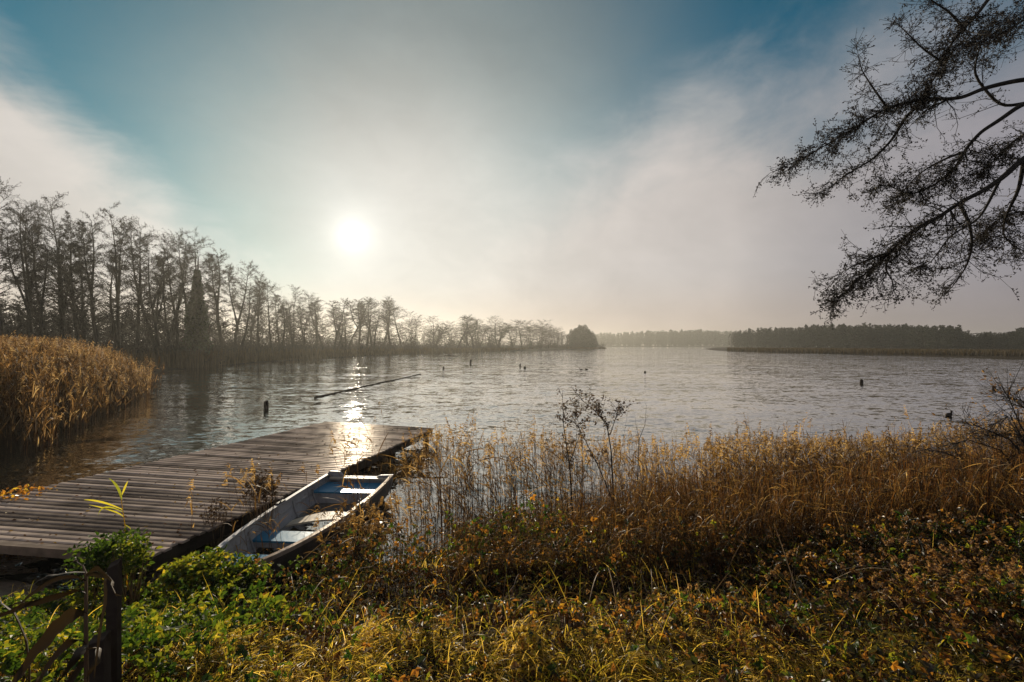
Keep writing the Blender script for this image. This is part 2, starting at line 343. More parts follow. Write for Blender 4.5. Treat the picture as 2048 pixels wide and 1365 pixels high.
def build_ground():
    n = 340; u = np.linspace(-1, 1, n)
    gx = np.sinh(u*6.2)/np.sinh(6.2)*3500; gy = np.sinh(np.linspace(-.72, 1, n)*6.2)/np.sinh(6.2)*3500+4
    X, Y = np.meshgrid(gx, gy); Z = gz(X.ravel(), Y.ravel())
    v = np.stack([X.ravel(), Y.ravel(), Z], 1)
    i = np.arange(n-1)[:, None]*n+np.arange(n-1)[None]
    f = np.stack([i, i+1, i+n+1, i+n], -1).reshape(-1, 4)
    obj('ground', raw_mesh('ground', v, [f], smooth=True), M_ground, kind='structure', label='muddy lake bank with thin soil under the plants')
    w = MB(); a = 1500; w.add([(-a, -60, 0), (a, -60, 0), (a, 1600, 0), (-a, 1600, 0)], np.array([[0, 1, 2, 3]]))
    w.build('lake_water', M_water, kind='structure', label='wide rippled lake reflecting the low sun')
build_ground()

# ------------------------------------------------------------------ jetty
def build_jetty():
    z = .45; FL, FR = np.array((-8.2, 5.05)), np.array((-3.97, 4.52)); BR, BL = np.array((-2.19, 11.43)), np.array((-5.58, 12.41))
    root = thing('wooden_jetty', (-4.6, 5, 0), 'wide wet wooden jetty of narrow cross boards reaching into the lake', 'jetty')
    o0 = np.array((-4.6, 5.0, 0)); r = random.Random(3)
    def q(u, v): return (FL*(1-u)+FR*u)*(1-v)+(BL*(1-u)+BR*u)*v
    m = MB(); n = 70
    for i in range(n):
        v0 = (i+.0)/n; v1 = (i+.76)/n; hz = z+r.uniform(-.003, .003); t = r.random()
        e0, e1 = -r.uniform(0, .008), 1+r.uniform(-.002, .011)
        cuts = 5; us = np.linspace(e0, e1, cuts); prof = [(0, -.030), (0, -.012), (.16, -.001), (.75, 0), (1, -.010), (1, -.030)]
        vs = []
        for u in us:
            dz = r.uniform(-.0015, .0015)
            for pv, pz in prof:
                p = q(u, v0+(v1-v0)*pv); vs.append((p[0], p[1], hz+dz+pz))
        vs = np.array(vs)-o0; k = len(prof)
        a = np.arange(cuts-1)[:, None]*k+np.arange(k)[None]; b = np.arange(cuts-1)[:, None]*k+(np.arange(k)[None]+1) % k
        f = np.stack([a, b, b+k, a+k], -1).reshape(-1, 4)
        m.add(vs, [f, np.arange(k)[None], (np.arange(k)[::-1]+(cuts-1)*k)[None]], t)
    m.build('deck_boards', M_deck, root)
    def beam(name, a, b, w, h, zc, mt=M_post):
        a, b = np.array(a), np.array(b); c = (a+b)/2; d = b-a; L = np.hypot(*d)
        mm = MB(); mm.box((c[0]-o0[0], c[1]-o0[1], zc), (L, w, h), math.atan2(d[1], d[0]), .4); mm.build(name, mt, root)
    off = lambda p, dx: (p[0]+dx, p[1])
    beam('side_beam', q(.985, .0), q(.985, .995), .07, .16, z-.115); beam('side_beam', q(.015, 0), q(.015, .995), .07, .16, z-.115)
    beam('bearer', q(.33, .01), q(.33, .99), .08, .14, z-.11); beam('bearer', q(.66, .01), q(.66, .99), .08, .14, z-.11)
    beam('end_board', q(.02, -.004), q(.98, -.004), .045, .10, z-.045, M_deck)
    for v in (.18, .45, .72, .965):
        beam('cross_beam', q(.03, v), q(.97, v), .10, .12, z-.245)
        for u in (.04, .95):
            p = q(u, v); mm = MB(); mm.tube([(p[0]-o0[0]+(.05 if u > .5 else -.02), p[1]-o0[1]+.08, -1.2), (p[0]-o0[0]+(.05 if u > .5 else -.02), p[1]-o0[1]+.08, z-.04)], .08, 10)
            mm.build('pile', M_post, root, smooth=False)
    # leaf litter lying on the boards
    N = 420; u = rng.random(N)**.8; v = rng.random(N)**1.3
    pts = np.array([q(a, b) for a, b in zip(u, v)]); c = np.column_stack([pts, np.full(N, z+.006)])
    d = unit(N); d[:, 2] *= .15; nn = unit(N)*.45; nn[:, 2] += 1
    lm = MB(); lm.leaves(c, d, nn, rng.uniform(.02, .055, N), rng.uniform(.012, .035, N), rng.random(N), .3)
    lm.build('fallen_leaves', M_litter, kind='stuff', label='small brown fallen leaves scattered over the wet boards')
build_jetty()

# ------------------------------------------------------------------ rowing boat
def build_boat():
    stern, bow = np.array((-2.70, 7.28)), np.array((-2.92, 3.95)); L = np.linalg.norm(stern-bow)
    ax = (stern-bow)/L; rz = math.atan2(ax[1], ax[0])
    root = thing('rowing_boat', (bow[0], bow[1], 0), 'old white rowing boat with blue seats half filled with water beside the jetty', 'rowing boat', rz=rz)
    N = 26; s = np.linspace(0, 1, N)
    hw = .66*np.clip(np.sin(np.pi*np.clip(s*.60+.0, 0, 1)), 0, 1)**.44*(1-.08*s); hw[0] = .02
    zg = .40+.14*(1-s)**2+.05*s**2                    # sheer line
    zk = -.10+.30*(1-s)**5
    ang = np.linspace(0, 1, 9)
    def section(i, inset):
        w = max(hw[i]-inset, .008); pts = []
        for a in ang:                                # gunwale to keel
            y = w*math.cos(a*math.pi/2)**.55 if a < 1 else 0.0; zz = zg[i]-(zg[i]-zk[i]-inset)*(math.sin(a*math.pi/2)**1.25)
            pts.append((s[i]*L, y, zz))
        left = [(p[0], p[1], p[2]) for p in pts]; right = [(p[0], -p[1], p[2]) for p in pts[:-1]][::-1]
        return left+right
    def skin(inset, flip):
        rows = [section(i, inset) for i in range(N)]; k = len(rows[0]); v = np.array(rows).reshape(-1, 3)
        i = np.arange(N-1)[:, None]*k+np.arange(k-1)[None]; f = np.stack([i, i+k, i+k+1, i+1], -1).reshape(-1, 4)
        return v, (f[:, ::-1] if flip else f), k
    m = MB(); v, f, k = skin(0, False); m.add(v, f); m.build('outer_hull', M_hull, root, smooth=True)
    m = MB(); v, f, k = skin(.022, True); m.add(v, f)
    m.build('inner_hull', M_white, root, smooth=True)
    for sgn in (1, -1):                              # gunwale rails
        m = MB()
        vs = []
        for i in range(N):
            y = sgn*hw[i]
            for dy, dz in ((.012, -.035), (.012, .012), (-.045, .012), (-.045, -.012)): vs.append((s[i]*L, y+sgn*dy if hw[i] > .05 else sgn*max(dy, 0), zg[i]+dz))
        i = np.arange(N-1)[:, None]*4+np.arange(4)[None]; j = np.arange(N-1)[:, None]*4+(np.arange(4)[None]+1) % 4
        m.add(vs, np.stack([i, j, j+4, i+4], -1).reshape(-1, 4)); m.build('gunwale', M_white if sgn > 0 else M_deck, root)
        m = MB(); vs = []                            # inner stringer
        for q in range(3, N-1):
            y = sgn*(hw[q]*.985-.022)
            for dy, dz in ((0, 0), (0, -.03), (-.022, -.03), (-.022, 0)): vs.append((s[q]*L, y+sgn*dy, zg[q]-.13+dz))
        n2 = N-4; i = np.arange(n2-1)[:, None]*4+np.arange(4)[None]; j = np.arange(n2-1)[:, None]*4+(np.arange(4)[None]+1) % 4
        m.add(vs, np.stack([i, j, j+4, i+4], -1).reshape(-1, 4)); m.build('stringer', M_white, root)
    for q_ in (5, 9, 13, 17, 21):
        m = MB(); m.tube([(p[0], p[1]*.985, p[2]+.004) for p in section(q_, .03)[1:-1]], .013, 5); m.build('rib', M_white, root)
    # transom with raised corners
    m = MB(); sec = np.array(section(N-1, 0)); ys = sec[:, 1]; top = [( .60*.0, 0)]
    w = hw[-1]; prof = [(w, zg[-1]+.015), (w*.93, zg[-1]+.055), (w*.62, zg[-1]+.05), (w*.50, zg[-1]-.03), (-w*.50, zg[-1]-.03), (-w*.62, zg[-1]+.0), (-w, zg[-1]+.01)]
    low = [(p[1], p[2]) for p in section(N-1, 0)][::-1][1:-1]
    ring = prof+low; n = len(ring)
    vv = [(L-.004, a, b) for a, b in ring]+[(L+.035, a, b) for a, b in ring]
    m.add(vv, [np.arange(n)[::-1][None], (np.arange(n)+n)[None], np.stack([np.arange(n), (np.arange(n)+1) % n, (np.arange(n)+1) % n+n, np.arange(n)+n], -1)])
    m.build('transom', M_white, root)
    def seat(x0, x1, z, th, apron, name='seat'):
        def wi(x): return np.interp(x/L, s, hw)-.03
        m = MB(); nb = 3 if x1-x0 > .3 and name != 'bow_seat' else 1
        for b in range(nb):
            f0, f1 = -1+2*b/nb+.012, -1+2*(b+1)/nb-.012; w0, w1 = wi(x0), wi(x1)
            v = [(x0, f0*w0, z), (x1, f0*w1, z), (x1, f1*w1, z), (x0, f1*w0, z)]; v += [(p[0], p[1], p[2]-th) for p in v]
            m.add(v, np.array([[0, 1, 2, 3], [7, 6, 5, 4], [0, 4, 5, 1], [1, 5, 6, 2], [2, 6, 7, 3], [3, 7, 4, 0]]), .5)
        so = m.build(name, M_blue, root)
        m = MB(); w0 = wi(x0)-.01; m.box((x0+.014, 0, z-th-apron/2-.003), (.02, 2*w0, apron)); m.build('seat_front', M_white, so)
    seat(L*.84, L*.985, .33, .025, .16); seat(L*.37, L*.455, .27, .025, .06); seat(L*.05, L*.22, .36, .025, .10, 'bow_seat')
    # stern bench backing strip
    m = MB(); m.box((L*.985, 0, .40), (.05, hw[-1]*1.75, .03)); m.build('stern_strip', M_cream, root)
    # loose cream bottom board lying askew behind the middle seat
    m = MB(); xs = np.linspace(0, 1, 9); vs = []
    for t in xs:
        xc = L*.545+.02*t; wd = .10+.17*math.sin(math.pi*min(t*.75+.12, 1)); z = .20+.11*t+.03*math.sin(3*t)
        vs += [(xc, .40-.88*t, z), (xc+wd, .40-.88*t, z+.012), (xc+wd, .40-.88*t, z-.012), (xc, .40-.88*t, z-.024)]
    i = np.arange(8)[:, None]*4+np.arange(4)[None]; j = np.arange(8)[:, None]*4+(np.arange(4)[None]+1) % 4
    m.add(vs, [np.stack([i, j, j+4, i+4], -1).reshape(-1, 4), np.array([[3, 2, 1, 0], [32, 33, 34, 35]])]); m.build('bottom_board', M_cream, root)
    # rowlocks
    for sg in (1, -1):
        m = MB(); x = L*.60; y = sg*(np.interp(.60, s, hw)-.01); z = float(np.interp(.6, s, zg))
        m.box((x, y, z+.005), (.16, .05, .05)); a = np.linspace(-.2, math.pi+.2, 9)
        m.tube([(x+.035*math.cos(q), y, z+.075-.035*math.sin(q)) for q in a], .007, 6); m.tube([(x, y, z), (x, y, z+.04)], .008, 6)
        m.build('rowlock', M_metal, root)
    # bilge water standing in the boat (own still surface)
    g_ = MB(); zz = .14; ps = []
    for i in range(1, N):
        a = np.clip((zg[i]-zz)/(zg[i]-zk[i]-.022), 0, 1); aa = math.asin(a**(1/1.25))*2/math.pi
        ps.append((s[i]*L, (hw[i]-.022)*math.cos(aa*math.pi/2)**.55*.995))
    vs = [(x, y, zz) for x, y in ps]+[(x, -y, zz) for x, y in ps]; n = len(ps); i = np.arange(n-1)
    g_.add(vs, np.stack([i, i+n, i+n+1, i+1], -1)); g_.build('bilge_water', M_water, root)
    # leaves floating in the boat
    n = 70; x = rng.uniform(.1, .95, n)*L; y = rng.uniform(-1, 1, n)*np.interp(x/L, s, hw)*.7
    lm = MB(); d = unit(n); d[:, 2] *= .1; nn = unit(n)*.3; nn[:, 2] += 1
    lx = np.column_stack([x, y, np.full(n, .147)]); c, si = math.cos(rz), math.sin(rz)
    wx = np.column_stack([bow[0]+lx[:, 0]*c-lx[:, 1]*si, bow[1]+lx[:, 0]*si+lx[:, 1]*c, lx[:, 2]])
    lm.leaves(wx, d, nn, rng.uniform(.025, .06, n), rng.uniform(.015, .035, n), rng.random(n), .2)
    lm.build('floating_leaves', M_litter, kind='stuff', label='fallen leaves floating in the water inside the boat')
build_boat()

# ------------------------------------------------------------------ posts, boom and ducks on the lake
def build_lake_things():
    def post(px, py, h_px, w_px, label, lean=0.0, seed=0):
        b = W(px, py); D = b.y; h = h_px/F*D; w = w_px/F*D*.5; r = random.Random(seed)
        m = MB(); k = 10; pts = [(0, 0, -.8), (lean*h*.4, 0, h*.5), (lean*h, 0, h)]
        m.tube(pts, [w, w*.97, w*.85], k); m.tube([(lean*h, 0, h-.01), (lean*h+.2*w, 0, h+.12*h)], [w*.6, w*.35], 7)
        o = m.build('mooring_post', M_post, label=label, cat='post', group='old stumps of posts standing in the lake'); o.location = b
    post(532, 818, 15, 9, 'thick dark post stump in the water left of the jetty end', .05, 1)
    post(887, 739, 5, 4, 'small dark post stump just right of the far end of the floating boom', 0, 2)
    post(941, 729, 9, 4, 'taller post stump nearest the wooded headland', .1, 3)
    post(1040, 735, 7, 2.5, 'thin upright stake beside a low stump in mid lake', .1, 4)
    post(1049, 738, 4, 5, 'low rounded stump beside a thin stake in mid lake', .4, 5)
    post(1290, 746, 3, 4, 'lone tiny stump in open water right of the pair of ducks', 0, 6)
    post(1723, 768, 8, 6, 'dark stump in open water before the right hand forest', 0, 7)
    post(1988, 780, 8, 6, 'dark stump farthest to the right in the lake', 0, 8)
    for px, lab in ((1162, 'dark duck swimming ahead, left one of the pair on the lake'), (1173, 'dark duck following close, right one of the pair on the lake')):
        b = W(px, 740); m = MB(); t = np.linspace(0, 1, 9)
        m.tube([(-.28+.56*q, 0, .06+.05*q*q) for q in t], [.015+.11*math.sin(math.pi*min(q*.9+.08, 1))**.8 for q in t], 10)
        m.tube([(.2, 0, .1), (.26, 0, .2), (.28, 0, .27)], [.06, .04, .045], 8); m.tube([(.26, 0, .27), (.32, 0, .28), (.40, 0, .26)], [.05, .045, .015], 8)
        m.tube([(-.24, 0, .08), (-.36, 0, .14)], [.05, .015], 6)
        o = m.build('duck', M_post, smooth=True, label=lab, cat='duck', group='ducks swimming on the lake'); o.location = b; o.scale = (.55,)*3; o.rotation_euler = (0, 0, math.pi)
    b = W(1898, 833); m = MB(); t = np.linspace(0, 1, 9)
    m.tube([(-.2+.4*q, 0, .04+.04*q*q) for q in t], [.012+.075*math.sin(math.pi*min(q*.9+.08, 1))**.8 for q in t], 10)
    m.tube([(.14, 0, .07), (.18, 0, .14), (.19, 0, .18)], [.04, .028, .03], 8); m.tube([(.17, 0, .18), (.21, 0, .19), (.27, 0, .175)], [.033, .03, .01], 8)
    o = m.build('duck', M_post, smooth=True, label='single small duck close to the reeds on the right', cat='duck', group='ducks swimming on the lake'); o.location = b; o.rotation_euler = (0, 0, .4)
    # floating boom: thin logs joined end to end
    a, c = W(842, 749), W(628, 797); root = thing('floating_boom', a, 'long line of thin floating logs lying slantwise across the water', 'floating boom'); n = 7
    for i in range(n):
        p0 = (c-a)*(i/n); p1 = (c-a)*((i+.97)/n); mid = (p0+p1)/2+Vector((random.uniform(-.12, .12), 0, .02)); r = .038+.02*random.random()
        m = MB(); m.tube([p0+Vector((0, 0, .02)), mid, p1+Vector((0, 0, .03))], [r, r*1.1, r*.9], 8); m.build('log', M_post, root, smooth=True)
    # drifting branch near the far bank
    m = MB(); p = W(900, 713); m.tube([(-2.2, 0, .05), (-.5, .2, .22), (1.0, 0, .1), (2.1, .1, .02)], [.05, .12, .1, .05], 6); m.tube([(-.5, .2, .2), (.1, .2, .75)], [.07, .03], 5)
    m.tube([(.4, .1, .15), (-.3, .1, .5)], [.05, .02], 5)
    o = m.build('drifting_branch', M_post, label='crooked dead branch sticking out of the water near the tree lined bank', cat='branch'); o.location = p
    p = W(345, 738); m = MB(); m.tube([(-1.2, 0, .03), (0, .1, .1), (1.6, 0, .05)], [.03, .05, .03], 6)
    o = m.build('drifting_branch', M_post, label='thin dead branch lying on dark water beside the left reed bed', cat='branch'); o.location = p
build_lake_things()

# ------------------------------------------------------------------ bare alders of the left bank
def alder_mesh(seed, stems, spread=1.0, twiggy=1.0, bushy=False):
    r = np.random.default_rng(seed); tr, cr = MB(), MB(); H = 20.0
    A, B, RA, RB, T = [], [], [], [], []
    cones = []
    def seg(a, b, ra, rb): A.append(a); B.append(b); RA.append(ra); RB.append(rb)
    def twigs(p0, d, L, ra, n):
        for q in range(n):
            t = r.uniform(.15, 1); p = p0+d*L*t; dd = d+r.normal(size=3)*.55; dd[2] = dd[2]*.7+.06; dd /= np.linalg.norm(dd)
            l2 = L*r.uniform(.3, .7); e = p+dd*l2; seg(p, e, ra*.55, ra*.25)
            for z in range(3):
                tt = r.uniform(.3, 1); pp = p+dd*l2*tt; d3 = dd+r.normal(size=3)*.7; d3 /= np.linalg.norm(d3); e3 = pp+d3*l2*r.uniform(.25, .5)
                seg(pp, e3, ra*.3, ra*.2); cones.append(e3)
                if r.random() < .6: cones.append((pp+e3)/2)
    def stem(base, lean, h, r0, lo):
        n = 14; p = np.array(base, float); pts = [p.copy()]; hd = np.array([lean[0], lean[1], 1.0])
        wob = r.uniform(0, 6.28, 3)
        for i in range(n):
            t = (i+1)/n
            dd = hd*np.array([1-.6*t, 1-.6*t, 1])+np.array([.09*math.sin(4*t+wob[0])+.05*math.sin(11*t+wob[1]), .10*math.sin(4.5*t+wob[2]), 0])
            p = p+dd/np.linalg.norm(dd)*h/n; pts.append(p.copy())
        pts = np.array(pts); rad = r0*(1-np.linspace(0, 1, n+1)**.85*.93); rad[0] *= 1.35
        tr.tube(pts, rad, 8, r.random())
        nb = int(56*twiggy)
        for b in range(nb):
            t = lo+(1-lo)*(b+r.random())/nb; k = min(int(t*n), n-1); f = t*n-k; p = pts[k]*(1-f)+pts[k+1]*f; rr = rad[k]*(1-f)+rad[k+1]*f
            az = r.uniform(0, 6.28); L = spread*h*(.025+.155*math.sin(math.pi*min(1, .06+(1-t)*.95))**.8)*r.uniform(.5, 1.15)
            if t < .45: L *= .9*r.uniform(.4, 1.)
            up = r.uniform(.35, 1.0)*(.6+t*.9)
            d = np.array([math.cos(az), math.sin(az), up]); d /= np.linalg.norm(d); q = p.copy(); ra = min(rr*.45, .05+.012*L)
            m = 4
            for j in range(m):
                d2 = d+np.array([*r.normal(size=2)*.16, -.06+.1*r.normal()]); d2 /= np.linalg.norm(d2); e = q+d2*L/m
                seg(q, e, ra*(1-j/m*.8), ra*(1-(j+1)/m*.8)); twigs(q, d2, L/m*1.6+.35, max(ra*(1-j/m)*.7, .026), 3+(j > 0)*2); q = e; d = d2
        return pts
    for i in range(stems):
        a = r.uniform(0, 6.28); s0 = .35*(stems > 1); lean = (r.normal()*.12+.16*math.cos(a)*(stems > 1), r.normal()*.1)
        h = H*(1 if i == 0 else r.uniform(.72, .96)); r0 = r.uniform(.26, .40) if not bushy else .16
        pts = stem((s0*math.cos(a), s0*math.sin(a), -.3), lean, h, r0, .22 if not bushy else .06)
        if r.random() < .65 and not bushy:           # a big fork
            k = r.integers(4, 8); stem(pts[k], (r.choice([-1, 1])*r.uniform(.2, .4), r.normal()*.2), h*(1-k/14)*.92, r0*.55, .25)
    cr.segs(A, B, RA, RB, 3, r.random(len(A)))
    c = np.array(cones); n = len(c); cr.leaves(c, unit(n, r), unit(n, r), r.uniform(.06, .13, n), r.uniform(.04, .08, n), r.random(n), .3)
    return tr.mesh('trunk'), cr.mesh('crown')
VAR = {}
def variant(k):
    if k not in VAR:
        spec = {0: (1, .9, 1), 1: (2, .9, 1), 2: (3, .85, .8), 3: (1, .75, 1.1), 4: (2, 1.05, 1), 5: (1, 1.1, 1.2), 6: (2, .7, .9), 7: (4, .9, .7)}
        if k < 8: st, sp, tw = spec[k]; VAR[k] = alder_mesh(100+k, st, sp, tw)
        else: VAR[k] = alder_mesh(200+k, 4, 1.5, .9, True)
        VAR[k][0].materials.append(M_bark); VAR[k][1].materials.append(M_twig)
    return VAR[k]
def place_tree(px, top, D, var, label, rz=0, name='alder_tree', group='bare alders along the left bank', wide=1.0, lean=0.0):
    X = (px-CX)/F*D; z0 = float(gz(X, D)[0]); H = EYE-(top-HY)/F*D-z0; s = H/20.0
    t = thing(name, (X, D, z0), label, 'tree', group, rz); t.rotation_euler = (0, lean, rz)
    t.scale = (s*wide, s*wide, s)
    a, b = variant(var); t.rotation_euler[1] = lean; obj('trunk', a, M_bark, t); obj('crown', b, M_twig, t); return t
SH = [(-60, 40), (0, 42), (130, 44.5), (260, 47), (400, 52), (620, 86), (850, 137), (1000, 194), (1190, 320)]
def shD(px): return float(np.interp(px, [a for a, _ in SH], [b for _, b in SH]))
def ordinal(n): return ['first', 'second', 'third', 'fourth', 'fifth', 'sixth', 'seventh', 'eighth', 'ninth', 'tenth', 'eleventh', 'twelfth', 'thirteenth', 'fourteenth', 'fifteenth', 'sixteenth'][n-1]
def build_trees():
    near = [(8, 380, 0), (42, 425, 3), (72, 418, 1), (98, 425, 0), (128, 388, 4), (178, 432, 6), (205, 440, 3), (238, 424, 2), (266, 436, 5), (322, 450, 7), (350, 475, 1)]
    r = random.Random(5); n = len(near)
    for i, (px, top, var) in enumerate(near):
        if i == 4: lab = 'tallest bare alder of the left bank with a thick forked trunk'
        elif i == 0: lab = 'tall bare alder at the left end of the tree row, cut by the frame'
        else:
            lab = f'bare alder, {ordinal(i+1)} from the left end of the tree row' if i < 4 else f'bare alder, {ordinal(i-4)} to the right of the tallest forked alder'
        place_tree(px, top, shD(px)*(1.02+.05*r.random()), var, lab, rz=r.uniform(0, 6.28), wide=.82, lean=.09 if px in (72, 128) else r.uniform(-.02, .04))
    # the ivy covered tree
    px, D = 392, 54.0; X = (px-CX)/F*D; z0 = float(gz(X, D)[0])
    t = thing('ivy_clad_tree', (X, D, z0), 'dark tree wrapped in ivy in a tall narrow cone on the left bank', 'tree'); H = EYE-(545-HY)/F*D-z0
    m = MB(); m.tube([(0, 0, -.3), (.1, 0, H*.5), (.3, 0, H+2.0)], [.3, .22, .05], 8); m.build('trunk', M_bark, t)
    N = 9000; q = rng.random(N)**.8; a = rng.uniform(0, 6.28, N); rad = (2.1*(1-q)**.85+.10)*(.78+.3*np.sin(a*3+q*9)*np.sin(q*23+a))*np.sqrt(rng.uniform(.35, 1, N))
    c = np.column_stack([rad*np.cos(a)+.2*q, rad*np.sin(a), q*H+.2]); m = MB(); m.leaves(c, unit(N), unit(N), rng.uniform(.18, .4, N), rng.uniform(.14, .28, N), rng.random(N))
    m.build('ivy_foliage', M_ivy, t)
    mid = [(374, 470, 0), (425, 484, 5), (452, 505, 3), (474, 525, 1), (500, 547, 0), (520, 560, 3), (538, 558, 5), (562, 580, 2), (583, 577, 4), (608, 604, 1)]
    for i, (px, top, var) in enumerate(mid):
        lab = 'bare alder standing close behind the ivy clad tree' if i == 0 else f'hazy bare alder, {ordinal(i)} to the right of the ivy clad tree'
        place_tree(px, top, shD(px)*(1.03+.04*r.random()), var, lab, rz=r.uniform(0, 6.28), wide=1.05)
    far = [(628, 596, 3), (650, 588, 5), (672, 598, 1), (690, 595, 2), (712, 598, 3), (728, 596, 5), (744, 599, 1), (768, 597, 0), (786, 599, 3), (803, 608, 5), (826, 625, 8)]
    for i, (px, top, var) in enumerate(far):
        lab = f'misty bare alder in the clump below the sun, {ordinal(i+1)} from its left end' if i < 10 else 'round topped tree ending the clump below the sun, before the gap'
        place_tree(px, top, shD(px)*(1.02+.03*r.random()), var, lab, rz=r.uniform(0, 6.28), wide=1.5, group='misty alders below the sun')
    head = [(862, 652, 8), (875, 634, 4), (897, 645, 8), (913, 632, 5), (930, 631, 5), (944, 634, 1), (957, 640, 8), (980, 645, 8), (1000, 634, 4), (1024, 642, 8), (1042, 641, 5), (1060, 642, 8), (1080, 642, 8), (1096, 650, 8), (1112, 657, 8), (1126, 664, 8)]
    for i, (px, top, var) in enumerate(head):
        lab = f'faint misty tree on the headland, {ordinal(i+1)} counted from the gap'
        place_tree(px, top, shD(px)*(1.02+.02*r.random()), var, lab, rz=r.uniform(0, 6.28), wide=2.0 if var < 8 else 2.3, group='misty trees along the headland')
    # round bushy tree at the tip of the headland
    px, D = 1163, 322.0; X = (px-CX)/F*D; z0 = float(gz(X, D)[0]); t = thing('round_willow', (X, D, z0), 'broad dome shaped bushy tree at the tip of the headland', 'tree'); H = EYE-(650-HY)/F*D-z0
    m = MB(); m.tube([(0, 0, -.3), (0, 0, H*.5)], [.5, .3], 8)
    for k in range(5): a = k*1.25; m.tube([(0, 0, 1.5), (5*math.cos(a), 5*math.sin(a), H*.6)], [.25, .1], 6)
    m.build('trunk', M_bark, t)
    c = rng.uniform(-1, 1, (40000, 3)); c[:, 2] = np.abs(c[:, 2]); k_ = (np.hypot(c[:, 0], c[:, 1])**2.3+c[:, 2]**2.3)**(1/2.3); dome = .90+.06*np.sin(c[:, 0]*7+c[:, 1]*4+1)+.03*np.sin(c[:, 0]*19+c[:, 2]*11); c = c[k_ < dome]*np.array([13.2, 9, H*1.02])+np.array([0, 0, .3]); N = len(c)
    m = MB(); m.leaves(c, unit(N), unit(N), rng.uniform(.5, 1.0, N), rng.uniform(.3, .6, N), rng.random(N)); m.build('crown', M_wood_far, t)
build_trees()

